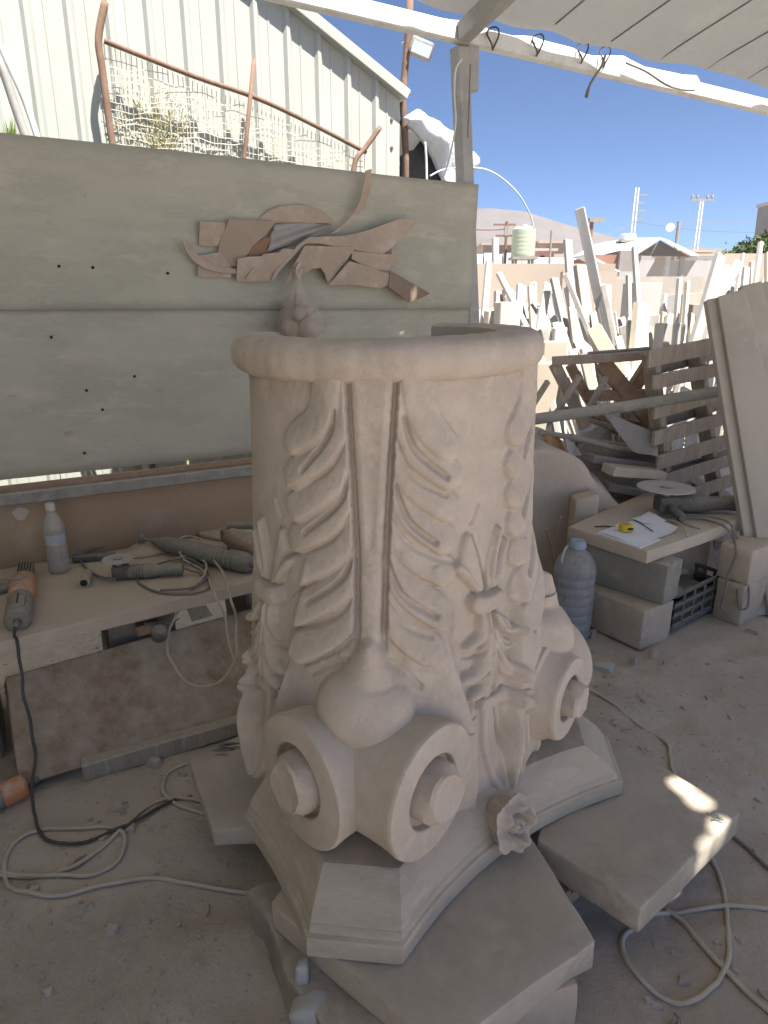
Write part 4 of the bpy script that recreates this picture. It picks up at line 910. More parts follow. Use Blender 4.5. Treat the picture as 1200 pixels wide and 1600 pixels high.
# ================================================================== TEMPLATES ON THE BOARDS
def tp(pts, b, t, name, m, label, cat='template', curl=0.0):
    P = [WALL.at(260 + x / 2.4, 240 + y / 2.4, b) for x, y in pts]
    o = MB().prism([p for p in P], V * -t).build(name, m, bevel=0.0006)
    ti = 0.05 + 0.16 * ((abs(b) * 7919) % 1.0); tu = 0.10 * (((abs(b) * 104729) % 1.0) - 0.5)
    for v in o.data.vertices: v.co += -V * (ti * v.co.z + tu * v.co.dot(U))      # each leans out a little
    return tag(o, label, cat)
tp([(335, 262), (345, 245), (380, 215), (410, 203), (440, 197), (500, 195), (535, 202), (560, 210), (590, 226), (610, 240), (632, 262)], -0.026, 0.006, 'arched_template', CARD, 'half round hardboard template at the back of the pile')
tp([(120, 255), (215, 262), (208, 345), (150, 350), (120, 342)], -0.027, 0.007, 'small_template', CARD, 'small square template at the left end of the pile')
tp([(115, 405), (122, 382), (200, 370), (250, 440), (238, 465), (115, 462)], -0.032, 0.007, 'small_template', CARD, 'small template sheet under the left end of the pile')
tp([(232, 245), (405, 258), (372, 300), (330, 340), (290, 395), (262, 422), (215, 422), (188, 385), (200, 330)], -0.037, 0.008, 'broad_template', mat('pale_hardboard', (0.36, 0.29, 0.23), (0.32, 0.26, 0.2), None, s1=5, bump=0.1), 'broad pale template board with a slanting left edge')
tp([(300, 395), (320, 350), (360, 318), (390, 315), (370, 380)], -0.043, 0.003, 'brown_template', mat('brown_card', (0.28, 0.17, 0.11), None, None, s1=5, bump=0.1), 'brown triangular card beside the grey cloth')
tp([(735, 68), (757, 62), (757, 130), (748, 168), (735, 200), (715, 228), (690, 255), (665, 278), (640, 295), (605, 307), (640, 283), (668, 258), (690, 230), (706, 205), (718, 175), (728, 120)], -0.046, 0.007, 'curved_template', CARD, 'curved blade template sticking up above the pile')
tp([(52, 322), (75, 332), (95, 360), (120, 385), (150, 405), (200, 425), (262, 434), (262, 452), (195, 446), (140, 432), (100, 405), (72, 370)], -0.046, 0.007, 'curved_template', CARD, 'curved blade template sticking out left of the pile')
tp([(262, 395), (300, 388), (350, 386), (356, 378), (415, 372), (424, 358), (470, 362), (440, 402), (412, 432), (385, 478), (262, 480)], -0.052, 0.008, 'stepped_template', CARD, 'stepped template at the lower left of the pile')
tp([(300, 402), (355, 396), (362, 388), (425, 380), (432, 368), (476, 370), (470, 385), (420, 392), (415, 402), (372, 408), (330, 420)], -0.060, 0.007, 'stepped_template', CARD, 'narrow stepped template lying over the lower left one')
tp([(388, 475), (402, 440), (450, 385), (490, 340), (525, 316), (580, 313), (640, 312), (700, 302), (760, 285), (820, 262), (860, 249), (930, 248), (915, 275), (890, 302), (862, 330), (830, 362), (800, 380), (690, 362), (560, 338), (510, 340), (470, 385), (420, 440), (400, 472)], -0.058, 0.008, 'long_template', CARD, 'long flame shaped template pointing up right')
tp([(690, 366), (780, 375), (845, 380), (835, 440), (780, 435), (720, 412), (690, 395)], -0.064, 0.007, 'small_template', CARD, 'small template under the flame shaped one')
tp([(838, 360), (866, 360), (866, 415), (835, 418)], -0.054, 0.007, 'small_template', CARD, 'tiny upright template at the right of the pile')
tp([(435, 492), (470, 420), (510, 347), (590, 348), (672, 350), (705, 350), (690, 375), (668, 405), (640, 440), (612, 480), (604, 490), (590, 450), (575, 430), (545, 432), (520, 445), (495, 452), (470, 475)], -0.070, 0.008, 'main_template', CARD, 'wide notched template in the middle of the pile')
tp([(604, 493), (640, 448), (676, 405), (720, 415), (780, 435), (820, 450), (848, 466), (835, 488), (800, 506), (750, 500), (700, 492)], -0.076, 0.008, 'pointed_template', CARD, 'lens shaped template at the lower right of the pile')
tp([(828, 440), (850, 450), (900, 478), (945, 502), (988, 525), (945, 545), (905, 558), (865, 528), (824, 500)], -0.070, 0.008, 'dark_template', mat('dark_hardboard', (0.20, 0.15, 0.115), (0.24, 0.185, 0.145), None, s1=5, bump=0.1), 'dark pointed template hanging out at the right end')
for k, (p0, p1, lab) in enumerate([((520, 330), (775, 326), 'upper thin batten edge under the flame shaped template'), ((300, 470), (330, 430), 'short batten at the lower left template')]):
    a, b = [WALL.at(260 + x / 2.4, 240 + y / 2.4, -0.068) for x, y in (p0, p1)]
    tag(MB().beam(a, b, 0.006, 0.008).build('template_batten', CARD), lab, 'batten')
# grey cloth stuffed between them
vs = []; n1, n2 = 26, 16
for j in range(n2 + 1):
    for i in range(n1 + 1):
        t, s = i / n1, j / n2; x = 372 + 245 * t + 30 * (1 - s) * (1 - t) ; y0 = 262 + 8 * math.sin(t * 3) - 8 * math.sin(t * math.pi); y1 = 376 - 75 * t - 12 * t * t
        p = WALL.at(260 + x / 2.4, 240 + (y0 + (y1 - y0) * s) / 2.4, -0.044); f = 0.012 * math.sin(s * 9 + t * 5) + 0.010 * mnoise.noise(p * 22)
        vs.append(p - V * (f + 0.012 * math.sin(math.pi * s)))
o = make('cloth', vs, [(j * (n1 + 1) + i, j * (n1 + 1) + i + 1, (j + 1) * (n1 + 1) + i + 1, (j + 1) * (n1 + 1) + i) for j in range(n2) for i in range(n1)], CLOTH, smooth=180)
md = o.modifiers.new('solid', 'SOLIDIFY'); md.thickness = 0.004; tag(o, 'crumpled grey cloth stuffed between the templates', 'cloth')
# plastic bag
def bag_mat():
    m = bpy.data.materials.new('thin_bag_plastic'); m.use_nodes = True; nt = m.node_tree; bs = nt.nodes['Principled BSDF']; bs.inputs['Base Color'].default_value = (0.58, 0.51, 0.45, 1); bs.inputs['Roughness'].default_value = 0.3
    t = nt.nodes.new('ShaderNodeBsdfTransparent'); mx = nt.nodes.new('ShaderNodeMixShader'); mx.inputs[0].default_value = 0.34
    nt.links.new(t.outputs[0], mx.inputs[1]); nt.links.new(bs.outputs[0], mx.inputs[2]); nt.links.new(mx.outputs[0], nt.nodes['Material Output'].inputs[0]); return m
bagp = WALL.at(470, 530, -0.12); bag = thing('plastic_bag', 'knotted clear plastic bag hanging under the templates', 'bag', bagp)
hgt = WALL.at(468, 418, -0.12).z - bagp.z; Mb = Matrix.Translation(bagp)
MB().lathe([(0.03, 0), (0.08, 0.01), (0.105, hgt * 0.08), (0.106, hgt * 0.20), (0.092, hgt * 0.36), (0.066, hgt * 0.52), (0.038, hgt * 0.66), (0.018, hgt * 0.80), (0.009, hgt * 0.84), (0.02, hgt * 0.92), (0.026, hgt)], Mb, 40, wob=lambda a, h: 1 + 0.13 * math.sin(a * 5 + h * 14) * (h > 0.03) + 0.08 * math.sin(a * 11 + h * 9) * (h > 0.06)).build('bag_skin', bag_mat(), bag, smooth=180)
LUMP = mat('bag_contents', (0.44, 0.345, 0.27), (0.38, 0.30, 0.23), None, s1=20, bump=0.3)
for k, (dx, dy, dz, r) in enumerate([(-0.045, -0.03, 0.05, 0.045), (0.04, -0.02, 0.05, 0.05), (0, 0.04, 0.05, 0.045), (-0.01, -0.01, 0.12, 0.04), (0.035, 0.02, 0.13, 0.03)]):
    MB().lathe([(r * math.sin(t), -r * math.cos(t)) for t in np.linspace(0.05, 3.1, 9)], Matrix.Translation(bagp + Vector((dx, dy, dz))), 14).build('lump', LUMP, bag, smooth=180, rough=0.006, rscale=20)
MB().tube(spline([bagp + Vector((0, 0, hgt * 0.84)), bagp + Vector((-0.012, 0, hgt * 0.95)), bagp + Vector((0.006, 0.02, hgt * 1.06))], 5), 0.006, 6).build('knot_ear', plain('bag_white', (0.62, 0.58, 0.54), 0.5), bag, smooth=180)

# ================================================================== TOOL BENCH
BZ = 0.50
def bt(x, y, dz=0.0): return atz(x, y, BZ + dz)
f0, f1, f2, f3 = bt(-150, 1041), bt(75, 986), bt(112, 977), bt(455, 892)
bd = (f3 - f0).normalized(); bn = Vector((-bd.y, bd.x, 0))
def depth(p): return max(0.2, -((p - Vector(WALL.o)).dot(V)) - 0.03)
for a, b, lab in [(f0, f3, 'long pale dusty stone slab forming the bench top')]:
    pa, pb = a, b
    tag(MB().prism([Vector((q.x, q.y, BZ - 0.055)) for q in (pa, pb, pb + V * depth(pb), pa + V * depth(pa))], (0, 0, 0.055)).build('bench_slab', BENCH, bevel=0.006, seg=2, subdiv=7, rough=0.006, rscale=14, smooth=40), lab, 'bench slab')
q0, q1 = atz(8, 1058, 0.34), atz(470, 930, 0.34); g0, g1 = atz(33, 1240, 0.0), atz(450, 1112, 0.0)
g0.z = g1.z = 0.03
pn = (q1 - q0).cross(g0 - q0).normalized(); pn = pn if pn.y > 0 else -pn
tag(MB().prism([g0, g1, q1, q0], pn * 0.17).build('front_block', RUSTY, bevel=0.004, subdiv=4, rough=0.004, rscale=6), 'rust stained stone block set along the front of the bench', 'block')
h0, h1 = atz(60, 1228, 0.0), atz(450, 1112, 0.0); hd = (h1 - h0).normalized(); hn = Vector((hd.y, -hd.x, 0))
tag(MB().beam(h0 + hd * 0.14 + hn * 0.015 + Vector((0, 0, 0.02)), h1 + hn * 0.015 + Vector((0, 0, 0.02)), 0.05, 0.07).build('base_plank', WOOD, bevel=0.005, subdiv=4, rough=0.005, rscale=8), 'dusty wooden plank along the foot of the bench', 'plank')
# dark body of the bench behind the panel
r0, r1 = atz(10, 1010, 0.44), atz(455, 905, 0.44)
for t, lab in ((0.06, 'rough stone pier carrying the left end of the bench'), (0.55, 'rough stone pier in the middle of the bench'), (0.97, 'rough stone pier carrying the right end of the bench')):
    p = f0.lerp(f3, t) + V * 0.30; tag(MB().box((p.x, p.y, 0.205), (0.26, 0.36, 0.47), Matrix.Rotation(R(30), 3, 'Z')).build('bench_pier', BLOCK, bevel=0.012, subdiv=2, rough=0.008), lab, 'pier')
p = f0.lerp(f3, 0.5) + V * 0.24
p = f0 + bd * 0.02 + V * 0.10; tag(MB().box((p.x - 0.02, p.y, 0.10), (0.12, 0.10, 0.24), Matrix.Rotation(R(30), 3, 'Z')).build('foot_block', BLOCK, bevel=0.01, subdiv=2, rough=0.008), 'dark stone block under the left bench end', 'block')

def lathe_dir(mb, prof, o, d, n=18, **k): return mb.lathe(prof, frame(o, d), n, **k)
def vmul(a, b): return Vector((a.x * b[0], a.y * b[1], a.z * b[2]))
def cable(name, pts, r, m, label, k=8): return tag(MB().tube([q + vmul(mnoise.noise_vector(q * 11), (0.007, 0.007, 0.002)) + vmul(mnoise.noise_vector(q * 31), (0.002, 0.002, 0.0005)) for q in spline(pts, k)], r, 7).build(name, m, smooth=180), label, 'cable')
def angle_grinder(o, yaw, L, mb_, label, disc_r, up=True, body=None, side_handle=True, tail=1.0):
    """lying on its back: body along x, disc above the head"""
    body = body or GREENP; s = L / 0.30; t = thing('angle_grinder', label, 'angle grinder', o); M = Matrix.Translation(o) @ Matrix.Rotation(R(yaw), 4, 'Z')
    X = M.to_3x3() @ Vector((1, 0, 0)); Z_ = Vector((0, 0, 1)); c = Vector(o) + Z_ * 0.036 * s
    MB().lathe([(0.020 * s, -0.01), (0.030 * s, 0.0), (0.034 * s, 0.02 * s), (0.034 * s, 0.10 * s), (0.031 * s, 0.12 * s), (0.027 * s, 0.14 * s), (0.026 * s, 0.20 * s), (0.030 * s, 0.235 * s), (0.026 * s, 0.245 * s), (0.012 * s, 0.25 * s)], frame(c + X * 0.03 * s, X), 16).build('motor_body', body, t, smooth=35)
    for k in range(4):
        MB().lathe([(0.0352 * s, 0), (0.0352 * s, 0.004 * s)], frame(c + X * (0.055 + 0.014 * k) * s, X), 16).build('vent_ring', DARKP, t)
    MB().box(c - X * 0.005 * s + Z_ * 0.006 * s, (0.075 * s, 0.062 * s, 0.060 * s), M.to_3x3()).build('gear_head', DARKP, t, bevel=0.014 * s, seg=2, smooth=50)
    MB().lathe([(0.016 * s, 0), (0.016 * s, 0.02 * s), (0.010 * s, 0.024 * s), (0.010 * s, 0.036 * s)], Matrix.Translation(c - X * 0.012 * s + Z_ * 0.034 * s), 14).build('spindle', RAIL, t, smooth=40)
    d = MB().lathe([(0.011 * s, -0.001), (disc_r, -0.0015), (disc_r, 0.0025), (0.028 * s, 0.0025), (0.026 * s, 0.0), (0.012 * s, 0.0)], Matrix.Translation(c - X * 0.012 * s + Z_ * 0.066 * s), 40).build('disc', DISC, t, smooth=40)
    MB().lathe([(0.018 * s, 0), (0.018 * s, 0.005 * s), (0.008 * s, 0.008 * s)], Matrix.Translation(c - X * 0.012 * s + Z_ * 0.0665 * s), 12).build('nut', RAIL, d)
    if side_handle:
        Yv = M.to_3x3() @ Vector((0, -1, 0)); MB().lathe([(0.008 * s, 0), (0.009 * s, 0.02 * s), (0.017 * s, 0.024 * s), (0.014 * s, 0.04 * s), (0.017 * s, 0.09 * s), (0.013 * s, 0.10 * s)], frame(c - X * 0.005 * s + Yv * 0.03 * s, Yv + Vector((0, 0, -0.12))), 12).build('side_handle', DARKP, t, smooth=40)
    return t, c + X * 0.28 * s
# orange grinder at the left
p0, p1 = bt(27, 972, 0.035), bt(42, 884, 0.035); dg = (p1 - p0).normalized(); Lg = (p1 - p0).length
og = thing('orange_grinder', 'orange and grey power grinder lying at the left of the bench', 'grinder', Vector((p0.x, p0.y, BZ)))
lathe_dir(MB(), [(0.012, 0), (0.038, 0.006), (0.045, 0.02), (0.046, Lg * 0.30), (0.043, Lg * 0.36)], p0, dg).build('rear_housing', GREENP, og, smooth=40)
lathe_dir(MB(), [(0.044, Lg * 0.355), (0.049, Lg * 0.37), (0.050, Lg * 0.52), (0.047, Lg * 0.68), (0.038, Lg * 0.70)], p0, dg).build('motor_housing', ORANGEP, og, smooth=40)
MB().beam(p0 + dg * Lg * 0.69, p0 + dg * Lg * 0.98, 0.060, 0.055).build('gear_head', GREENP, og, bevel=0.012, seg=2, smooth=50)
for k in range(-2, 3): MB().beam(p0 + dg * Lg * 0.76 + Vector((k * 0.012, 0, 0.0285)), p0 + dg * Lg * 0.94 + Vector((k * 0.012, 0, 0.0285)), 0.004, 0.004).build('vent_slot', BLACK, og)
for k in range(-2, 3): MB().beam(p0 + dg * Lg * 0.12 + Vector((k * 0.013, 0, 0.043 - abs(k) * 0.004)), p0 + dg * Lg * 0.28 + Vector((k * 0.013, 0, 0.043 - abs(k) * 0.004)), 0.005, 0.006).build('vent_slot', BLACK, og)
MB().box(p0 + dg * Lg * 0.53 + Vector((0, 0, 0.0495)), (0.025, 0.05, 0.003)).build('label_plate', RAIL, og)
cuff = p0 - dg * 0.05 + Vector((0.0, 0, 0.0)); MB().tube([p0, p0 - dg * 0.03, cuff], [0.013, 0.011, 0.008], 10).build('cable_sleeve', DARKP, og, smooth=180)
cable('black_cable', [cuff, cuff - dg * 0.03 + Vector((0, -0.005, -0.01)), bt(34, 1000, -0.02) + Vector((0, -0.03, 0)), atz(38, 1080, 0.33), atz(55, 1170, 0.14), on_ground(55, 1245) + Vector((0, 0, 0.06)), on_ground(58, 1290) + Vector((0, 0, 0.02)), on_ground(75, 1311) + Vector((0, 0, 0.008)), on_ground(120, 1316) + Vector((0, 0, 0.008)), on_ground(180, 1301) + Vector((0, 0, 0.012)), on_ground(205, 1292) + Vector((0, 0, 0.012)), on_ground(250, 1260) + Vector((0, 0, 0.010)), on_ground(275, 1246) + Vector((0, 0, 0.01))], 0.0055, CABLEB, 'black cable dropping from the orange grinder to the ground')
# round grinding wheel at the photo's edge
MW = Matrix.Translation(bt(-2, 922, 0.0)) @ Matrix.Rotation(R(4), 4, 'X')
tag(MB().lathe([(0.012, 0.001), (0.058, 0.001), (0.060, 0.006), (0.060, 0.018), (0.056, 0.024), (0.018, 0.024), (0.014, 0.020), (0.012, 0.010)], MW, 30).build('grinding_wheel', GREENP, smooth=40), 'round grey grinding wheel at the left edge of the bench', 'wheel')
# small water bottle
def clear_mat(name, c, alpha):
    m = bpy.data.materials.new(name); m.use_nodes = True; nt = m.node_tree; bs = nt.nodes['Principled BSDF']; bs.inputs['Base Color'].default_value = (*c, 1); bs.inputs['Roughness'].default_value = 0.35
    nz = nt.nodes.new('ShaderNodeTexNoise'); nz.inputs['Scale'].default_value = 9; mr = nt.nodes.new('ShaderNodeMapRange'); mr.inputs[3].default_value = alpha - 0.12; mr.inputs[4].default_value = alpha + 0.12
    t = nt.nodes.new('ShaderNodeBsdfTransparent'); t.inputs[0].default_value = (0.9, 0.93, 0.95, 1); mx = nt.nodes.new('ShaderNodeMixShader')
    nt.links.new(nz.outputs[0], mr.inputs[0]); nt.links.new(mr.outputs[0], mx.inputs[0]); nt.links.new(t.outputs[0], mx.inputs[1]); nt.links.new(bs.outputs[0], mx.inputs[2]); nt.links.new(mx.outputs[0], nt.nodes['Material Output'].inputs[0]); return m
pb = bt(94, 893); hb = aty(90, 786, pb.y).z - BZ; t = thing('water_bottle', 'dusty clear plastic water bottle standing on the bench', 'bottle', pb); r = 0.044
prof = [(r * 0.8, 0), (r, 0.012)]
for k in range(4): prof += [(r, hb * (0.10 + 0.07 * k)), (r * 0.95, hb * (0.125 + 0.07 * k)), (r, hb * (0.15 + 0.07 * k))]
prof += [(r * 0.93, hb * 0.42), (r * 0.93, hb * 0.58), (r, hb * 0.61), (r * 0.97, hb * 0.68), (r * 0.75, hb * 0.78), (r * 0.45, hb * 0.86), (r * 0.36, hb * 0.90)]
MB().lathe(prof, Matrix.Translation(pb), 28).build('body', clear_mat('bottle_plastic', (0.47, 0.44, 0.39), 0.60), t, smooth=60)
MB().lathe([(r * 0.945, hb * 0.43), (r * 0.945, hb * 0.57)], Matrix.Translation(pb), 28).build('wrapper', mat('bottle_wrapper', (0.50, 0.47, 0.44), (0.30, 0.34, 0.40), None, s1=25, bump=0), t, smooth=60)
MB().lathe([(r * 0.42, hb * 0.90), (r * 0.43, hb * 0.91), (r * 0.43, hb * 0.985), (r * 0.38, hb)], Matrix.Translation(pb), 20).build('cap', plain('cap_white', (0.56, 0.52, 0.46), 0.6), t, smooth=40)
# hollow handle tube and dark tool behind it
tag(MB().lathe([(0.016, 0), (0.021, 0.001), (0.022, 0.004), (0.020, 0.11), (0.017, 0.112)], frame(bt(131, 911, 0.022), bt(148, 872, 0.022) - bt(131, 911, 0.022)), 18).build('handle_tube', BEIGE, smooth=40), 'short tan tube handle lying beside the water bottle', 'handle')
MB().lathe([(0.015, 0), (0.0152, 0.002)], frame(bt(131, 911, 0.022) - Vector((0, 0.0012, 0)), bt(148, 872, 0.022) - bt(131, 911, 0.022)), 14).build('bore', BLACK, bpy.data.objects['handle_tube'])
a, b = bt(113, 873, 0.02), bt(180, 868, 0.02); tag(MB().beam(a, b, 0.035, 0.03).build('dark_chisel', DARKP, bevel=0.006, subdiv=2, rough=0.003), 'dark flat tool lying behind the tube handle', 'tool')
ag, tail = angle_grinder(bt(192, 905), 8, 0.27, None, 'small angle grinder with pale disc in the middle of the bench', 0.062, side_handle=False)
cable('grey_cable', [tail, tail + Vector((0.03, 0.0, -0.01)), bt(312, 897, 0.012), bt(328, 915, 0.006), bt(305, 927, 0.006), bt(262, 927, 0.006), bt(228, 918, 0.006), bt(215, 905, 0.006), bt(238, 885, 0.02), bt(290, 872, 0.03), bt(318, 885, 0.008), bt(325, 900, 0.014), bt(300, 918, 0.014), bt(250, 922, 0.014)], 0.005, CABLEG, 'grey cable coiled round the small angle grinder')
cable('grey_cable', [bt(180, 905, 0.03), bt(160, 902, 0.012), bt(140, 892, 0.01), bt(127, 876, 0.012), bt(133, 862, 0.02), bt(155, 856, 0.02), bt(185, 853, 0.01)], 0.005, CABLEG, 'grey cable loop between the tube handle and the angle grinder')
# pale stone disc offcuts
tag(MB().lathe([(0.001, 0), (0.095, 0.0), (0.10, 0.008), (0.092, 0.022), (0.02, 0.026)], Matrix.Translation(bt(232, 862)), 22, wob=lambda a, h: 1 + 0.15 * math.sin(2 * a)).build('stone_offcut', BENCH, rough=0.005, rscale=20, smooth=60), 'pale flat stone offcut behind the angle grinder', 'stone')
tag(MB().prism([bt(310, 838), bt(352, 848), bt(395, 832), bt(352, 818)], (0, 0, 0.02)).build('stone_offcut', BENCH, bevel=0.004, subdiv=2, rough=0.003), 'flat stone sheet under the red grinder', 'stone')
# long die grinder
p0, p1 = bt(222, 841, 0.05), bt(396, 882, 0.045); dg = (p1 - p0).normalized(); L = (p1 - p0).length
dgr = thing('die_grinder', 'long grey green straight grinder with a small wheel tip', 'grinder', Vector((p0.x, p0.y, BZ)))
lathe_dir(MB(), [(0.010, L * 0.09), (0.016, L * 0.11), (0.018, L * 0.17), (0.028, L * 0.19), (0.036, L * 0.24), (0.039, L * 0.45), (0.042, L * 0.52), (0.045, L * 0.70), (0.045, L * 0.93), (0.036, L * 0.97), (0.02, L * 0.985)], p0, dg, 20).build('body', GREENP, dgr, smooth=35)
lathe_dir(MB(), [(0.0055, 0.0), (0.0055, L * 0.10)], p0, dg, 10).build('spindle', RAIL, dgr)
lathe_dir(MB(), [(0.006, -0.006), (0.022, -0.005), (0.023, 0.0), (0.022, 0.010), (0.007, 0.012)], p0, dg, 18).build('wheel_tip', GREENP, dgr, smooth=40)
lathe_dir(MB(), [(0.0155, L * 0.985), (0.011, L * 1.06)], p0, dg, 12).build('cable_sleeve', DARKP, dgr)
for k in range(4): lathe_dir(MB(), [(0.0456, L * (0.74 + 0.04 * k)), (0.0456, L * (0.75 + 0.04 * k))], p0, dg, 20).build('vent_ring', DARKP, dgr)
MB().box(p0 + dg * L * 0.80 + Vector((0, 0, 0.046)), (0.012, 0.012, 0.008)).build('switch', BLACK, dgr)
# red grinder at the right end
p0, p1 = bt(360, 838, 0.06), bt(425, 872, 0.05); dg = (p1 - p0).normalized(); L = (p1 - p0).length
rg = thing('red_grinder', 'faded red grinder with grey side handle beside the capital', 'grinder', Vector((p0.x, p0.y, BZ)))
lathe_dir(MB(), [(0.03, 0), (0.045, 0.01), (0.046, 0.05), (0.052, 0.055), (0.055, 0.14), (0.048, L)], p0, dg).build('motor_housing', REDP, rg, smooth=40)
MB().beam(p0 - dg * 0.05, p0 + dg * 0.02, 0.06, 0.06).build('gear_head', GREENP, rg, bevel=0.014, seg=2, smooth=50)
a = p0 - dg * 0.02 + Vector((0, 0, 0.05)); lathe_dir(MB(), [(0.018, 0), (0.021, 0.01), (0.018, 0.05), (0.021, 0.12), (0.018, 0.125)], a, bt(405, 820, 0.11) - a, 14).build('side_handle', GREENP, rg, smooth=40)
lathe_dir(MB(), [(0.012, 0), (0.0122, 0.001)], a - (bt(405, 820, 0.11) - a).normalized() * 0.0015, bt(405, 820, 0.11) - a, 12).build('bore', BLACK, rg)
# dark hand tool, green bit and clip under the bench top
SH = 0.352
t = thing('dark_tool', 'dark power tool end lying on the panel block under the bench top', 'tool', atz(238, 990, SH)); c = atz(240, 985, SH + 0.03)
MB().beam(atz(212, 984, SH + 0.03), atz(252, 976, SH + 0.035), 0.05, 0.045).build('body', BROWNW, t, bevel=0.01, seg=2); MB().lathe([(0.02, 0), (0.03, 0.01), (0.03, 0.05), (0.02, 0.06)], frame(atz(248, 996, SH + 0.02), (0.2, -0.3, 0.5)), 14).build('nose', DARKP, t, smooth=40); MB().beam(atz(225, 974, SH + 0.06), atz(255, 974, SH + 0.06), 0.012, 0.01).build('guard', DARKP, t)
t = thing('green_scrap', 'small bright green plastic scrap on the panel block', 'scrap', atz(272, 965, SH)); gp = plain('green_plastic', (0.10, 0.30, 0.06), 0.5)
for a, b in (((266, 955), (272, 972)), ((276, 958), (268, 970)), ((272, 972), (280, 966))): MB().beam(atz(*a, SH + 0.01), atz(*b, SH + 0.004), 0.004, 0.003).build('strand', gp, t)
tag(MB().prism([atz(292, 952, SH + 0.01), atz(322, 946, SH + 0.012), atz(332, 962, SH + 0.004), atz(300, 972, SH + 0.002)], (0, 0, 0.002)).build('clear_wrapper', clear_mat('wrapper_film', (0.5, 0.47, 0.42), 0.35)), 'clear plastic wrapper on the panel block beside the green scrap', 'wrapper')
# white cable loop hanging off the bench
cable('white_cable', [bt(300, 880, 0.02), bt(288, 872, 0.03), bt(276, 850, 0.06), bt(290, 838, 0.07), bt(312, 843, 0.07), bt(330, 868, 0.05), bt(350, 900, 0.03), bt(366, 935, 0.02) + Vector((0, -0.05, 0)), atz(369, 970, 0.42), atz(369, 1020, 0.33), atz(352, 1058, 0.26), atz(318, 1074, 0.22), atz(285, 1060, 0.25), atz(265, 1025, 0.31), atz(264, 985, 0.38), atz(280, 950, 0.45), bt(300, 918, 0.0) + Vector((0, -0.04, 0)), bt(318, 900, 0.02), bt(322, 880, 0.03), bt(300, 868, 0.03), bt(265, 876, 0.02)], 0.0052, CABLEW, 'white cable looping down from the bench top', 10)
cable('white_cable', [bt(300, 880, 0.01), bt(320, 895, 0.01), bt(340, 922, 0.01) + Vector((0, -0.05, 0)), atz(352, 968, 0.42), atz(362, 1018, 0.33), atz(366, 1036, 0.30)], 0.005, CABLEW, 'second white cable strand joining the hanging loop')
# ground cables, left
def gc(*q, h=0.007): return [on_ground(x, y) + Vector((0, 0, h)) for x, y in q]
cable('ground_cable', gc((-60, 1350), (20, 1356), (80, 1366), (140, 1366), (185, 1345), (196, 1318), (185, 1300), (150, 1290), (100, 1289), (50, 1296), (20, 1316), (6, 1345), (12, 1372), (40, 1392), (75, 1401), (110, 1398), (170, 1380), (230, 1370), (300, 1376), (350, 1384), (410, 1394), (460, 1410)), 0.0068, CABLEW, 'long beige cable coiled on the ground at the left', 8)
cable('ground_cable', gc((-60, 1362), (20, 1358), (60, 1361), (105, 1355), (150, 1330), (190, 1298), (225, 1262), (262, 1244), (300, 1242), (318, 1250)), 0.0066, CABLEW, 'beige cable running from the coil towards the left slab', 8)
cable('ground_cable', gc((292, 1190), (262, 1205), (254, 1225), (258, 1240), (280, 1255), (305, 1266), (335, 1270)), 0.0066, CABLEW, 'short beige cable bend beside the scribbled slab', 8)
# ground cables, right
cable('ground_cable', gc((905, 1070), (950, 1095), (1000, 1130), (1040, 1158), (1048, 1180), (1052, 1205), (1070, 1235)), 0.0065, CABLEW, 'thin beige cable running away behind the right slab', 8)
cable('ground_cable', gc((1110, 1335), (1128, 1375), (1140, 1430), (1138, 1490), (1125, 1530), (1090, 1557), (1050, 1556), (1000, 1525), (975, 1490), (973, 1465), (985, 1452), (1010, 1440)), 0.0068, CABLEW, 'beige cable loop on the ground right of the front slab', 8)
cable('ground_cable', gc((1020, 1430), (1055, 1418), (1100, 1410), (1150, 1410), (1260, 1418)), 0.0068, CABLEW, 'beige cable crossing to the photo\'s right edge', 8)
cable('ground_cable', gc((1040, 1415), (1070, 1435), (1100, 1480), (1150, 1530), (1220, 1600)), 0.0066, CABLEW, 'beige cable running off to the lower right', 8)
cable('ground_cable', gc((1140, 1300), (1165, 1318), (1190, 1345), (1240, 1390)), 0.006, CABLEG, 'dark cable leaving the far corner of the right slab', 6)
# orange tool on the ground
p0, p1 = on_ground(-14, 1262) + Vector((0, 0, 0.04)), on_ground(44, 1238) + Vector((0, 0, 0.04)); dg = (p1 - p0).normalized(); L = (p1 - p0).length
gt = thing('ground_tool', 'orange and grey power tool lying on the ground at the left', 'power tool', Vector((p0.x, p0.y, 0)))
lathe_dir(MB(), [(0.02, -0.08), (0.036, -0.07), (0.038, L * 0.30), (0.034, L * 0.33)], p0, dg).build('rear_housing', GREENP, gt, smooth=40); lathe_dir(MB(), [(0.038, L * 0.32), (0.042, L * 0.36), (0.042, L * 0.92), (0.034, L)], p0, dg).build('motor_housing', ORANGEP, gt, smooth=40); lathe_dir(MB(), [(0.012, L), (0.010, L + 0.04)], p0, dg).build('spindle', DARKP, gt)
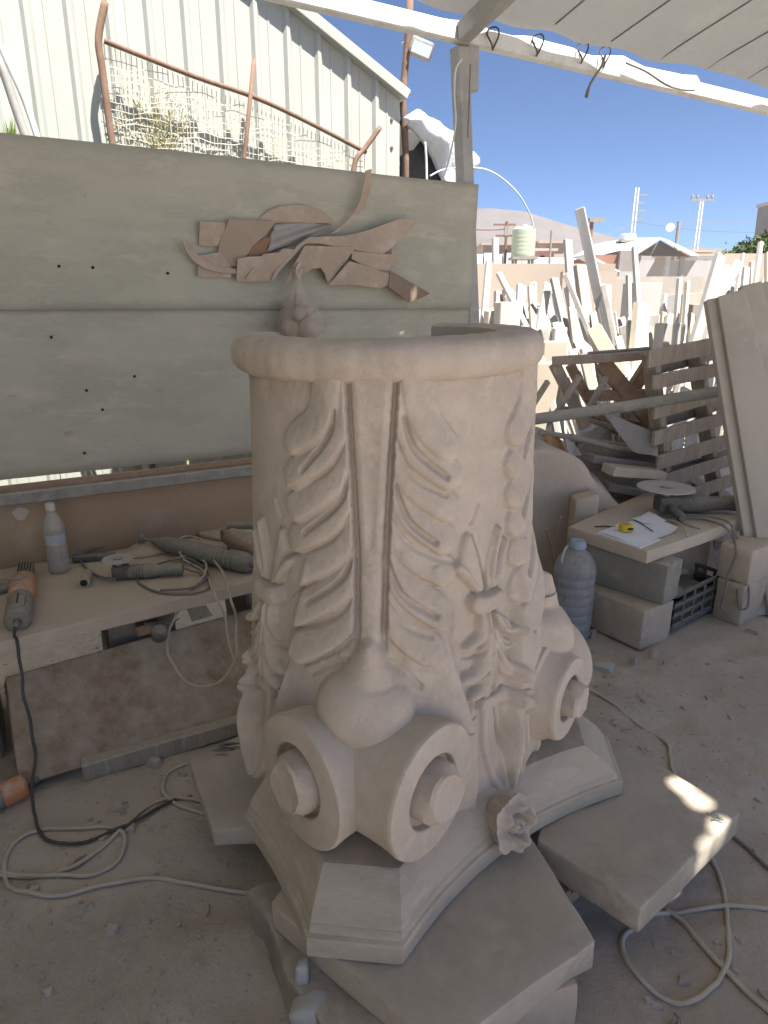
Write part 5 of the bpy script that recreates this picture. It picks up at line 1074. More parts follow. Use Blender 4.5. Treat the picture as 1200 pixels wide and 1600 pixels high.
# chips and scraps that stand out on the ground
def chip(p, s, m, label, group=None, flat=0.5, name='stone_chip', yaw=None):
    yaw = random.uniform(0, 360) if yaw is None else yaw
    n = random.randint(5, 7); pts = [Vector((s[0] * math.cos(a) * random.uniform(0.7, 1.1), s[1] * math.sin(a) * random.uniform(0.7, 1.1), 0)) for a in sorted(random.uniform(0, 6.28) for _ in range(n))]
    Mr = Matrix.Rotation(R(yaw), 3, 'Z'); top = [q * random.uniform(0.5, 0.85) + Vector((0, 0, s[2] * random.uniform(0.7, 1.2))) for q in pts]
    vs = [Vector(p) + Mr @ q for q in pts + top]; k = n
    fs = [tuple(range(n))[::-1], tuple(range(n, 2 * n))] + [(i, (i + 1) % k, n + (i + 1) % k, n + i) for i in range(k)]
    return tag(make(name, vs, fs, m), label, 'stone chip', group)
for (x, y, sx, sy, sz, m, lab) in [(182, 1262, 0.05, 0.028, 0.03, CHIP, 'pointed pale stone chip behind the left cable coil'), (207, 1297, 0.03, 0.022, 0.02, CHIP, 'small square stone chip where the left cables cross'), (52, 1372, 0.024, 0.015, 0.012, CHIP, 'little stone chip beside the left cable coil'), (945, 1040, 0.10, 0.045, 0.03, CHIPG, 'flat grey stone flake behind the right volute'), (992, 1030, 0.035, 0.03, 0.04, CHIPG, 'grey upright chip in front of the block table'), (918, 1010, 0.05, 0.03, 0.03, CHIPG, 'grey stone chip at the foot of the big bottle'), (1022, 1018, 0.05, 0.04, 0.035, CHIP, 'pale lump at the corner of the block table'), (1040, 1030, 0.025, 0.02, 0.02, CHIP, 'small lump right of the pale one by the table'), (268, 1165, 0.06, 0.035, 0.035, CHIP, 'stone chip at the foot of the bench plank'), (240, 1185, 0.05, 0.03, 0.03, CHIP, 'stone chip below the bench plank, left one'), (352, 1140, 0.04, 0.03, 0.03, CHIP, 'stone chip at the right end of the bench plank'), (1180, 985, 0.05, 0.02, 0.02, CHIP, 'flat chip near the photo\'s right edge'), (16, 1545, 0.03, 0.10, 0.006, CHIP, 'long flat stone sliver at the lower left corner'), (925, 985, 0.06, 0.025, 0.03, CHIP, 'tan chip between bottle and block table')]:
    q = on_ground(x, y); q.z -= 0.004; chip(q, (sx, sy, sz), m, lab, yaw=20 if sx > 0.08 else (70 if sy > 0.08 else None))
random.seed(23); cnt = 0
while cnt < 170:
    x, y = random.uniform(-80, 1280), random.uniform(1000, 1640)
    if 360 < x < 1000 and y > 1100 and not (y < 1180 and x > 930): continue
    if x < 420 and y < 1240 - x * 0.25: continue
    if 860 < x < 1170 and y < 1020 or (1000 < x < 1170 and 1180 < y < 1460): continue
    q = on_ground(x, y); s = random.choice([0.008, 0.010, 0.012, 0.016, 0.020]); q.z -= s * 0.25
    chip(q, (s * random.uniform(0.8, 1.7), s * random.uniform(0.6, 1), s * 0.8), random.choice([CHIP, CHIP, CHIPG]), 'tiny stone chip lying loose on the dusty ground', 'tiny stone chips on the ground'); cnt += 1
# fine gravel
gr = MB(); rr_ = random.Random(5)
for i in range(16000):
    x, y = rr_.uniform(-2.0, 3.0), rr_.uniform(0.9, 4.2); dens = float(vnoise(np.array([x]), np.array([y]), 1.7, 31)[0])
    if rr_.random() > dens * dens * 1.6: continue
    s = rr_.uniform(0.0015, 0.0055); z = gz(x, y); a = rr_.uniform(0, 6.28); e = rr_.uniform(0.8, 2.2)
    base = [Vector((x + s * e * math.cos(a + t), y + s * math.sin(a + t), z - 0.001)) for t in (0, 2.1, 4.2)]
    gr.add(base + [Vector((x + rr_.uniform(-s, s) * 0.4, y, z + s * 1.1))], [(0, 1, 3), (1, 2, 3), (2, 0, 3)])
tag(gr.build('gravel', CHIP), 'fine stone grit strewn over the dusty ground', 'gravel', kind='stuff')
# ================================================================== BLOCK TABLE ON THE RIGHT
TZ = 0.47
def tt(x, y, dz=0.0): return atz(x, y, TZ + dz)
c0, c1, c2, c3 = tt(889, 822), tt(1012, 862), tt(1168, 808), tt(1010, 768)
tag(MB().prism([Vector((q.x, q.y, TZ - 0.065)) for q in (c0, c1, c2, c3)], (0, 0, 0.065)).build('table_slab', BENCH, bevel=0.006, seg=2, subdiv=3, rough=0.004, rscale=9, smooth=40), 'pale stone slab forming the top of the block table', 'slab')
tx = (c1 - c0).normalized(); tn = (c2 - c1).normalized()
def tblock(name, o, lx, ly, z0, z1, m, lab, ax=None, cat='block', bevel=0.012, rough=0.006):
    d = (ax or tx); n = Vector((-d.y, d.x, 0)); q = [o, o + d * lx, o + d * lx + n * ly, o + n * ly]
    return tag(MB().prism([Vector((p.x, p.y, z0)) for p in q], (0, 0, z1 - z0)).build(name, m, bevel=bevel, seg=2, subdiv=2, rough=rough, rscale=11, smooth=45), lab, cat)
k1 = atz(1036, 944, 0.205); ka = (k1 - atz(908, 898, 0.22)); ka.z = 0; Lk = ka.length; ka.normalize()
tblock('grey_block', k1 - ka * (Lk + 0.05), Lk + 0.05, 0.16, 0.195, TZ - 0.068, CONC, 'dark grey concrete block under the left of the table slab', ka)
b1 = atz(1000, 1012, 0.0); ba = (b1 - atz(922, 975, 0.0)); ba.z = 0; Lb_ = ba.length; ba.normalize()
tblock('beige_block', b1 - ba * (Lb_ + 0.06), Lb_ + 0.06, 0.24, -0.02, 0.193, BEIGE, 'beige stone block on the ground under the grey block', ba)
tblock('thin_offcut', tt(1020, 868, -0.075) + Vector((-0.06, 0.02, 0)), 0.14, 0.06, TZ - 0.095, TZ - 0.066, BEIGE, 'thin stone shim under the table slab edge', tn, bevel=0.004)
rb_ = atz(1112, 958, 0.0); tblock('right_block', rb_, 0.15, 0.30, -0.02, 0.21, BEIGE, 'pale block on the ground under the right of the table', tx)
tblock('right_block', rb_ + Vector((0.0, 0.02, 0)), 0.17, 0.30, 0.212, TZ - 0.067, BENCH, 'upper pale block under the right end of the table slab', tx)
wl0 = atz(1070, 925, 0.2); tblock('dark_slab', rb_ + Vector((-0.36, 0.16, 0)), 0.42, 0.05, -0.02, TZ - 0.068, BEIGE, 'brownish slab closing the back of the block table', Vector((1, 0.15, 0)).normalized())
# black crate with contents
cr = thing('plastic_crate', 'black plastic crate of tools under the block table', 'crate', on_ground(1090, 940))
e0, e1 = atz(1046, 986, 0.01), atz(1124, 945, 0.01); ex = (e1 - e0); ex.z = 0; Lc = ex.length; ex.normalize(); en = Vector((-ex.y, ex.x, 0)); ch = 0.19; Wc = 0.26
def cp(a, b, z): return e0 + ex * a + en * b + Vector((0, 0, z))
for (a0, b0, a1, b1_) in ((0, 0, Lc, 0), (Lc, 0, Lc, Wc), (Lc, Wc, 0, Wc), (0, Wc, 0, 0)):
    for z, th_ in ((0.012, 0.03), (0.075, 0.022), (0.13, 0.02), (ch, 0.022)): MB().beam(cp(a0, b0, z), cp(a1, b1_, z), 0.014, th_, e0=0.006, e1=0.006).build('crate_band', DARKP, cr, bevel=0.003)
    nn = 5
    for k in range(nn + 1): MB().beam(cp(a0 + (a1 - a0) * k / nn, b0 + (b1_ - b0) * k / nn, 0.0), cp(a0 + (a1 - a0) * k / nn, b0 + (b1_ - b0) * k / nn, ch), 0.012, 0.012).build('crate_post', DARKP, cr)
    ins = en * 0.004 if b0 == 0 and b1_ == 0 else (Vector((0, 0, 0)))
    MB().prism([cp(a0, b0, 0.02) + ins, cp(a1, b1_, 0.02) + ins, cp(a1, b1_, 0.15) + ins, cp(a0, b0, 0.15) + ins], (0, 0, 0)).build('side_wall', DARKP, cr)
MB().prism([cp(0, 0, 0.004), cp(Lc, 0, 0.004), cp(Lc, Wc, 0.004), cp(0, Wc, 0.004)], (0, 0, 0.006)).build('bottom', DARKP, cr)
tag(MB().lathe([(0.001, 0), (0.07, 0), (0.075, 0.006), (0.075, 0.03), (0.07, 0.036), (0.02, 0.036)], Matrix.Translation(cp(Lc * 0.26, Wc * 0.42, ch - 0.05)) @ Matrix.Rotation(R(6), 4, 'Y'), 26).build('stone_disc', CHIP, smooth=40), 'round pale disc lying in the black crate', 'disc')
tag(MB().lathe([(0.014, 0), (0.02, 0.005), (0.019, 0.16), (0.012, 0.165)], frame(cp(Lc * 0.45, Wc * 0.75, ch + 0.01), cp(Lc * 0.95, Wc * 0.45, ch - 0.02) - cp(Lc * 0.45, Wc * 0.75, ch + 0.01)), 14).build('round_bar', WOOD, smooth=40), 'dusty round handle sticking out of the black crate', 'bar')
tag(MB().box(cp(Lc * 0.6, Wc * 0.5, 0.09), (0.2, 0.16, 0.12), Matrix.Rotation(R(30), 3, 'Z')).build('dusty_tool', DARKP, bevel=0.02, seg=2, subdiv=1, rough=0.01), 'dusty dark tool at the bottom of the crate', 'tool')
# notebook, tape measure, pen
nb = thing('notebook', 'open white notebook lying on the table slab', 'notebook', tt(985, 838))
def page(pts, z, curl, nm, flip=False):
    A, B, C_, D = [Vector((q.x, q.y, 0)) for q in pts]; vs = []; n, m = 10, 6
    for j in range(m + 1):
        for i in range(n + 1):
            s, t = i / n, j / m; p = A.lerp(B, s).lerp(D.lerp(C_, s), t); vs.append((p.x, p.y, TZ + z + curl * (max(0, t - 0.55) ** 2) * 4 + 0.002 * math.sin(s * 5)))
    return make(nm, vs, [(j * (n + 1) + i, j * (n + 1) + i + 1, (j + 1) * (n + 1) + i + 1, (j + 1) * (n + 1) + i) for j in range(m) for i in range(n)], PAPER, nb, smooth=180)
MB().prism([tt(932, 834), tt(1000, 858), tt(1032, 844), tt(965, 822)], (0, 0, 0.006)).build('page_block', PAPER, nb)
page([tt(935, 833), tt(1001, 856), tt(1030, 842), tt(968, 821)], 0.008, 0.012, 'page'); page([tt(968, 821), tt(1030, 842), tt(1058, 832), tt(1005, 812)], 0.008, 0.030, 'page'); page([tt(985, 815), tt(1005, 822), tt(1040, 822), tt(1012, 808)], 0.018, 0.02, 'page')
tm = thing('tape_measure', 'yellow tape measure lying on the open notebook', 'tape measure', tt(977, 832, 0.01)); c = tt(977, 829, 0.012)
MB().lathe([(0.001, 0), (0.034, 0), (0.037, 0.004), (0.037, 0.032), (0.033, 0.037), (0.001, 0.037)], Matrix.Translation(c), 8).build('case', YELLOW, tm, bevel=0.003, seg=2, smooth=40); MB().box(c + Vector((0.012, -0.036, 0.02)), (0.028, 0.004, 0.012)).build('label_band', BLACK, tm); MB().lathe([(0.016, 0.037), (0.016, 0.0395), (0.005, 0.04)], Matrix.Translation(c), 16).build('hub', RAIL, tm)
tag(MB().tube([tt(929, 823, 0.006), tt(945, 822, 0.008), tt(962, 824, 0.007)], [0.003, 0.004, 0.004], 8).build('pen', BLACK, smooth=180), 'black pen left of the tape measure', 'pen')
tag(MB().tube([tt(990, 812, 0.012), tt(1008, 822, 0.012), tt(1020, 830, 0.012)], 0.0035, 6).build('pencil', DARKP), 'dark pencil across the notebook', 'pencil')
tag(MB().tube([tt(1050, 812, 0.008), tt(1075, 820, 0.008), tt(1094, 826, 0.008)], [0.005, 0.005, 0.003], 8).build('steel_rod', RAIL), 'dark chisel rod beside the big grinder', 'chisel')
# big angle grinder, disc upward
o_ = tt(1040, 803); hd_ = tt(1165, 800) - o_; bgd, tail2 = angle_grinder(o_, math.degrees(math.atan2(hd_.y, hd_.x)), 0.46, None, 'large angle grinder with wide pale disc on the block table', 0.155, body=DARKP)
tail2b = tail2 + hd_.normalized() * 0.10; MB().tube([tail2 - hd_.normalized() * 0.05, tail2b], [0.030, 0.024], 12).build('rear_handle', DARKP, bgd, smooth=40)
cable('grinder_cable', [tail2b, tail2b + Vector((0.06, -0.02, -0.02)), atz(1188, 830, 0.36), atz(1198, 870, 0.26), atz(1215, 905, 0.16)], 0.006, CABLEG, 'grey cable leaving the big grinder to the right')
cable('grinder_cable', [tt(1030, 806, 0.01), tt(1060, 808, 0.012), tt(1100, 812, 0.012), tt(1130, 822, 0.012) + Vector((0, -0.03, 0)), atz(1148, 850, 0.40), atz(1158, 890, 0.28), atz(1170, 920, 0.19), atz(1168, 948, 0.11), atz(1155, 950, 0.10), atz(1152, 925, 0.17), atz(1160, 890, 0.27), atz(1155, 850, 0.38), tt(1135, 818, 0.0) + Vector((0, -0.03, 0.01)), tt(1110, 808, 0.02), tt(1070, 804, 0.02)], 0.0058, CABLEG, 'grey cable bundle hanging over the right edge of the table')
cable('grinder_cable', [tt(1045, 812, 0.012), tt(1062, 818, 0.02), tt(1072, 830, 0.02), tt(1073, 838, 0.008)], 0.005, CABLEW, 'short pale cable end in front of the big grinder')
cable('grinder_cable', [tt(1140, 822, 0.0) + Vector((0, -0.03, 0)), atz(1150, 862, 0.38), atz(1140, 895, 0.26), atz(1132, 925, 0.18), atz(1128, 948, 0.09), atz(1140, 962, 0.05)], 0.005, CABLEG, 'thin cable dropping behind the black crate')
# big water bottle
pb = on_ground(890, 985) + Vector((0, 0, 0.004)); hb = aty(888, 844, pb.y).z - pb.z; r = 0.103
t = thing('large_bottle', 'large ribbed clear water bottle beside the block table', 'bottle', pb)
prof = [(r * 0.85, 0), (r * 0.97, 0.012)]
for k in range(7): z = hb * (0.05 + 0.092 * k); prof += [(r, z), (r, z + hb * 0.03), (r * 0.955, z + hb * 0.046), (r * 0.955, z + hb * 0.056), (r, z + hb * 0.075)]
prof += [(r * 0.99, hb * 0.72), (r * 0.90, hb * 0.79), (r * 0.62, hb * 0.87), (r * 0.40, hb * 0.905), (r * 0.34, hb * 0.93), (r * 0.34, hb * 0.97)]
MB().lathe(prof, Matrix.Translation(pb), 36).build('body', clear_mat('large_bottle_plastic', (0.48, 0.47, 0.46), 0.42), t, smooth=50)
MB().lathe([(r * 0.38, hb * 0.925), (r * 0.42, hb * 0.93), (r * 0.42, hb * 0.965), (r * 0.36, hb * 0.99), (r * 0.34, hb)], Matrix.Translation(pb), 24).build('neck_ring', plain('blue_cap', (0.34, 0.40, 0.48), 0.5), t, smooth=40)
MB().tube(spline([pb + Vector((-r * 0.45, 0, hb * 0.94)), pb + Vector((-r * 0.62, -r * 0.2, hb * 0.93)), pb + Vector((-r * 0.75, -r * 0.3, hb * 0.86)), pb + Vector((-r * 0.8, -r * 0.4, hb * 0.80))], 5), 0.006, 6).build('carry_strap', plain('strap_clear', (0.5, 0.52, 0.54), 0.4), t, smooth=180)
WAT = clear_mat('bottle_water', (0.42, 0.42, 0.42), 0.28)
MB().lathe([(r * 0.84, 0.006), (r * 0.93, 0.02), (r * 0.93, hb * 0.66), (0.001, hb * 0.66)], Matrix.Translation(pb), 28).build('water', WAT, t, smooth=40)
# twig behind the bottle
tg = thing('dry_twig', 'forked dry twig standing behind the large bottle', 'twig', on_ground(866, 900)); y_ = 3.45
MB().tube(spline([aty(866, 885, y_), aty(864, 862, y_), aty(858, 840, y_), aty(852, 826, y_)], 4), [0.008] * 6 + [0.006] * 7, 6).build('stem', BROWNW, tg, smooth=180); MB().tube(spline([aty(864, 858, y_), aty(868, 835, y_), aty(876, 806, y_)], 4), 0.0045, 6).build('branch', BROWNW, tg, smooth=180); MB().tube([aty(866, 885, y_), (aty(866, 885, y_).x, y_, 0.0)], 0.008, 6).build('root_end', BROWNW, tg)

# ================================================================== PALE MOUND, DEBRIS, PALLET
def heap(name, cx, cy, rx, ry, h, m, label, seed, n=44, p=1.0):
    vs = []; 
    for j in range(n + 1):
        for i in range(n + 1):
            x, y = -1.25 + 2.5 * i / n, -1.25 + 2.5 * j / n; d = math.hypot(x, y); z = h * max(0, 1 - d ** 1.5) ** p + 0.5 * h * 0.18 * mnoise.fractal(Vector((x * 2 + seed, y * 2, 0)), 1, 2, 5) * max(0, 1.2 - d)
            vs.append((cx + x * rx, cy + y * ry, z - 0.03))
    fs = [(j * (n + 1) + i, j * (n + 1) + i + 1, (j + 1) * (n + 1) + i + 1, (j + 1) * (n + 1) + i) for j in range(n) for i in range(n)]
    return tag(make(name, vs, fs, m, smooth=180), label, 'heap')
MND = mat('pale_stone_dust', (0.50, 0.42, 0.35), (0.46, 0.385, 0.31), (0.55, 0.48, 0.41), rough=0.97, s1=2.5, bump=0.5, bscale=40)
# big pale boulder block sloping to the right
Yb = 3.75
bo = [aty(800, 905, Yb), aty(893, 905, Yb), aty(1010, 850, Yb), aty(990, 812, Yb), aty(960, 775, Yb), aty(920, 738, Yb), aty(880, 712, Yb), aty(845, 698, Yb), aty(800, 700, Yb)]
for q in bo[:3]: q.z = -0.03
tag(MB().prism(bo, (0.05, 0.75, 0)).build('pale_boulder', MND, bevel=0.03, seg=2, subdiv=5, rough=0.05, rscale=4.5, smooth=50), 'large pale boulder sloping down behind the big bottle', 'boulder')
tag(MB().prism([Vector((aty(895, 830, 3.6).x, 3.6, -0.01)), Vector((aty(935, 830, 3.6).x, 3.6, -0.01)), aty(938, 772, 3.6), aty(900, 782, 3.6)], (0, 0.12, 0)).build('offcut_block', BENCH, bevel=0.015, seg=2, subdiv=2, rough=0.008, smooth=45), 'pale square offcut leaning on the boulder', 'stone')
for i, (px, py, rx, ry, h, lab) in enumerate([(955, 760, 0.85, 0.66, 0.92, 'dusty rubble heap behind the boulder'), (1090, 790, 0.8, 0.5, 0.42, 'dusty rubble heap behind the pallet')]):
    c = aty(px, py, 4.55); heap('rubble_heap', c.x, 4.55 if i == 0 else 5.1, rx, ry, h, mat('rubble_%d' % i, (0.36, 0.31, 0.26), (0.24, 0.21, 0.18), (0.42, 0.37, 0.31), rough=1, s1=6, s2=20, bump=0.8, bscale=20, bdist=0.03), lab, i * 7)
rr2 = random.Random(77)
for k in range(46):   # rubble stones on the heaps
    ux, uy = rr2.uniform(-0.8, 0.75), rr2.uniform(-0.85, 0.1); c_ = aty(955, 760, 4.55)
    q = Vector((c_.x + ux * 0.85, 4.55 + uy * 0.66, 0.92 * max(0, 1 - math.hypot(ux, uy) ** 1.5) - 0.03)); s = rr2.uniform(0.02, 0.06)
    random.seed(k); chip(q, (s * 1.4, s, s), rr2.choice([CHIP, CHIPG, BLOCK]), 'broken stone in the rubble heap under the steel pipe', 'broken stones in the rubble heap', name='rubble_stone')
PP = Plane(aty(1015, 700, 4.05), 34)
def pb2(name, a, b, w, t, m, parent=None, off=0.0, label=None, cat=None, P=PP, **k):
    o = MB().beam(P.at(*a, off), P.at(*b, off), w, t, up=(0, 0, 1)).build(name, m, parent, bevel=0.004, subdiv=2, rough=0.004, rscale=9, **k)
    return tag(o, label, cat) if label else o
pal = thing('wooden_pallet', 'dusty wooden pallet standing on edge behind the block table', 'pallet', PP.at(1090, 840))
slats = [((1012, 562), (1128, 537), 0.10), ((1020, 598), (1138, 574), 0.085), ((1020, 645), (1142, 612), 0.085), ((1020, 686), (1150, 648), 0.090), ((1026, 724), (1155, 683), 0.095), ((1036, 752), (1162, 712), 0.09), ((1050, 782), (1168, 742), 0.09), ((1060, 812), (1174, 774), 0.085)]
for a, b, w in slats: pb2('slat', a, b, 0.022, w, WOOD, pal, off=-0.02, smooth=30)
for a, b in (((1016, 552), (1042, 800)), ((1086, 548), (1120, 790)), ((1140, 545), (1175, 780))):
    pa_, pb_ = PP.at(*a, 0.05), PP.at(*b, 0.05); pb_ = pb_ + (pb_ - pa_) * (pb_.z / (pa_.z - pb_.z))
    MB().beam(pa_, pb_, 0.05, 0.10, up=V).build('stringer', WOOD, pal, bevel=0.005, subdiv=2, rough=0.004)
for a, b in (((1014, 578), (1120, 552)), ((1022, 660), (1140, 628)), ((1034, 742), (1160, 702))):
    pb2('back_slat', a, b, 0.02, 0.08, WOOD, pal, off=0.12)
# second pallet piece and folded trestle to the left
tr = thing('folded_trestle', 'folded wooden trestle with crossed brown legs beside the pallet', 'trestle', aty(940, 760, 4.3) * 1.0)
TP = Plane(aty(940, 600, 4.35), 8)
def tb(nm, a, b, w, t, m, off=0.0): MB().beam(TP.at(*a, off), TP.at(*b, off), w, t, up=(0, 0, 1)).build(nm, m, tr, bevel=0.005, subdiv=2, rough=0.004, rscale=8)
tb('top_bar', (864, 564), (1012, 555), 0.06, 0.055, WOOD, -0.03); tb('top_bar', (920, 556), (1014, 548), 0.05, 0.05, WOOD, 0.06)
tb('leg', (940, 566), (1022, 664), 0.05, 0.105, BROWNW, 0.02); tb('leg', (1014, 568), (968, 640), 0.05, 0.085, BROWNW, 0.06); tb('leg', (866, 568), (915, 668), 0.05, 0.07, WOOD, 0.0); tb('leg', (890, 570), (935, 652), 0.05, 0.06, BROWNW, 0.05)
tb('cross_bar', (912, 618), (1018, 616), 0.05, 0.07, BROWNW, 0.03); tb('cross_bar', (880, 640), (1018, 668), 0.05, 0.05, BROWNW, 0.1)
for a, b, lab in [((856, 596), (828, 640), 'leaning stick nearest to the capital'), ((905, 588), (868, 648), 'long stick leaning on the trestle, middle one'), ((947, 590), (915, 646), 'stick leaning on the trestle, right one')]:
    tag(MB().beam(TP.at(*a, -0.12), TP.at(*b, -0.2), 0.025, 0.03).build('stick', WOOD), lab, 'stick')
tag(MB().tube([aty(800, 660, 4.0), aty(985, 634, 4.0), aty(1132, 610, 4.05)], 0.034, 14).build('steel_pipe', RAIL, smooth=60), 'long grey steel pipe crossing in front of the pallet', 'pipe')
tag(MB().tube([aty(842, 676, 4.1), aty(900, 684, 4.12), aty(955, 698, 4.15), aty(1000, 704, 4.2)], 0.018, 10).build('thin_pipe', RAIL, smooth=60), 'thin bent pipe in the rubble below the steel pipe', 'pipe')
for a, b, w, t, m, lab, y1 in [((925, 690), (1022, 706), 0.10, 0.04, WOOD, 'grey plank in the rubble with faint white letters', 4.2), ((905, 650), (1010, 690), 0.12, 0.03, RAIL, 'dark metal sheet strip under the grey plank', 4.4), ((950, 733), (1030, 741), 0.14, 0.055, BENCH, 'pale stone bar lying beside the pallet foot', 3.95), ((920, 715), (1022, 728), 0.12, 0.05, BLOCK, 'dark beam lying in the rubble', 4.15), ((940, 755), (1040, 775), 0.2, 0.05, BLOCK, 'dark slab under the pale stone bar', 4.1), ((870, 645), (930, 640), 0.08, 0.03, BLOCK, 'dark board end behind the steel pipe', 4.4)]:
    o = tag(MB().beam(aty(*a, y1), aty(*b, y1 + 0.1), w, t).build('rubble_plank', m, bevel=0.005, subdiv=2, rough=0.006), lab, 'plank')
    if 'letters' in lab:
        wp_ = plain('white_letter', (0.6, 0.6, 0.58), 0.8)
        for p_, q_ in (((955, 678), (958, 683)), ((961, 678), (958, 683)), ((958, 683), (958, 689)), ((967, 678), (967, 689))): MB().beam(aty(*p_, y1 - 0.03), aty(*q_, y1 - 0.03), 0.004, 0.004).build('letter_stroke', wp_, o)
def sheet(name, corners, m, label, cat, amp=0.03, n=16, fold=5):
    A, B, C_, D = corners; vs = []
    for j in range(n + 1):
        for i in range(n + 1):
            s, t = i / n, j / n; p = A.lerp(B, s).lerp(D.lerp(C_, s), t); w = amp * (math.sin(s * fold + t * 3) + mnoise.noise(p * 7)); vs.append(p + Vector((0, -w, w * 0.4)))
    o = make(name, vs, [(j * (n + 1) + i, j * (n + 1) + i + 1, (j + 1) * (n + 1) + i + 1, (j + 1) * (n + 1) + i) for j in range(n) for i in range(n)], m, smooth=180); md = o.modifiers.new('solid', 'SOLIDIFY'); md.thickness = 0.006
    return tag(o, label, cat)
sheet('grey_tarp', (aty(932, 642, 4.15), aty(1022, 672, 4.1), aty(1024, 716, 4.05), aty(985, 700, 4.0)), CLOTH, 'stiff grey sheet draped over the rubble beside the pallet', 'sheet')
sheet('orange_rag', (aty(846, 680, 4.1), aty(876, 684, 4.12), aty(884, 716, 4.1), aty(862, 706, 4.05)), mat('orange_cloth', (0.46, 0.24, 0.10), (0.40, 0.24, 0.12), None, rough=0.95, s1=12, bump=0.4), 'orange rag on top of the boulder', 'rag', 0.02)
sheet('white_rag', (aty(878, 684, 4.12), aty(898, 690, 4.12), aty(906, 712, 4.1), aty(890, 712, 4.05)), mat('dirty_plastic', (0.50, 0.46, 0.42), (0.36, 0.32, 0.30), None, rough=0.7, s1=14, bump=0.4), 'dirty white plastic scrap beside the orange rag', 'scrap', 0.02)
# tall slabs leaning at the right edge, in the shade
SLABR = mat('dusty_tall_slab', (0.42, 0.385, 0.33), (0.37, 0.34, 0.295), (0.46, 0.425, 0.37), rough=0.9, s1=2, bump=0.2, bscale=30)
def quad_slab(name, top, bot, yt, yb, th, m, label):
    """slab whose near face runs between two top and two bottom points"""
    a, b = aty(*top[0], yt), aty(*top[1], yt); c, d = aty(*bot[1], yb), aty(*bot[0], yb)
    c = c + (c - b) * ((c.z + 0.01) / (b.z - c.z)); d = d + (d - a) * ((d.z + 0.01) / (a.z - d.z))
    n = (b - a).cross(d - a).normalized(); n = n if n.y > 0 else -n
    return tag(MB().prism([a, b, c, d], n * th).build(name, m, bevel=0.006, seg=2, subdiv=2, rough=0.004, rscale=6, smooth=40), label, 'slab')
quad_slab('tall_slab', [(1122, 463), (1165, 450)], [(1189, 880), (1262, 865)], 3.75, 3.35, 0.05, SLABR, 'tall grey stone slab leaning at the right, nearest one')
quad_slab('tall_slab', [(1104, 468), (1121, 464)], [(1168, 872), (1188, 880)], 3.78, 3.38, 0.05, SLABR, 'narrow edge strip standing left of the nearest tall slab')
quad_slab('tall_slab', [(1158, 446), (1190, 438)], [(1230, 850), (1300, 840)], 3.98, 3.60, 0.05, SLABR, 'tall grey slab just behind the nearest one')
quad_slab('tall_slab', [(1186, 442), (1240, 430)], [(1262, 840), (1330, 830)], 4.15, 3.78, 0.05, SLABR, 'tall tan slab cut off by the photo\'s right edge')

# ================================================================== SLAB YARD
def ystone(x0, y0, x1, y1, w, Y, m, label, th=None, lean=0.25, side=1, group=None):
    """standing strip: foot pixel, head pixel, width in pixels, distance; runs down to the ground"""
    Y = Y * 1.22; top = aty(x1, y1, Y + lean); ft = aty(x0, y0, Y); d = (ft - top); 
    if d.z < -0.02: ft = top + d * ((top.z) / -d.z)
    wm = w / F * (Y * 0.955) * (1.0 if group is None else 1.5); th = th or max(0.05, wm * 0.45); ax = (top - ft).normalized(); xdir = Vector((math.cos(side * 0.55), math.sin(side * 0.55), 0)); xdir = (xdir - ax * xdir.dot(ax)).normalized(); nd = ax.cross(xdir).normalized()
    vs = [c + xdir * (a * wm / 2) + nd * (b * th / 2) for c in (ft, top) for a, b in ((-1, -1), (1, -1), (1, 1), (-1, 1))]
    o = MB().add(vs, [(3, 2, 1, 0), (4, 5, 6, 7), (0, 1, 5, 4), (1, 2, 6, 5), (2, 3, 7, 6), (3, 0, 4, 7)]).build('stone_strip', m, bevel=min(0.008, th * 0.15), subdiv=2, rough=0.010, rscale=6)
    return tag(o, label, 'stone strip', group)
Wt, Tn, Gy = YARD, YARDTAN, YARDGREY
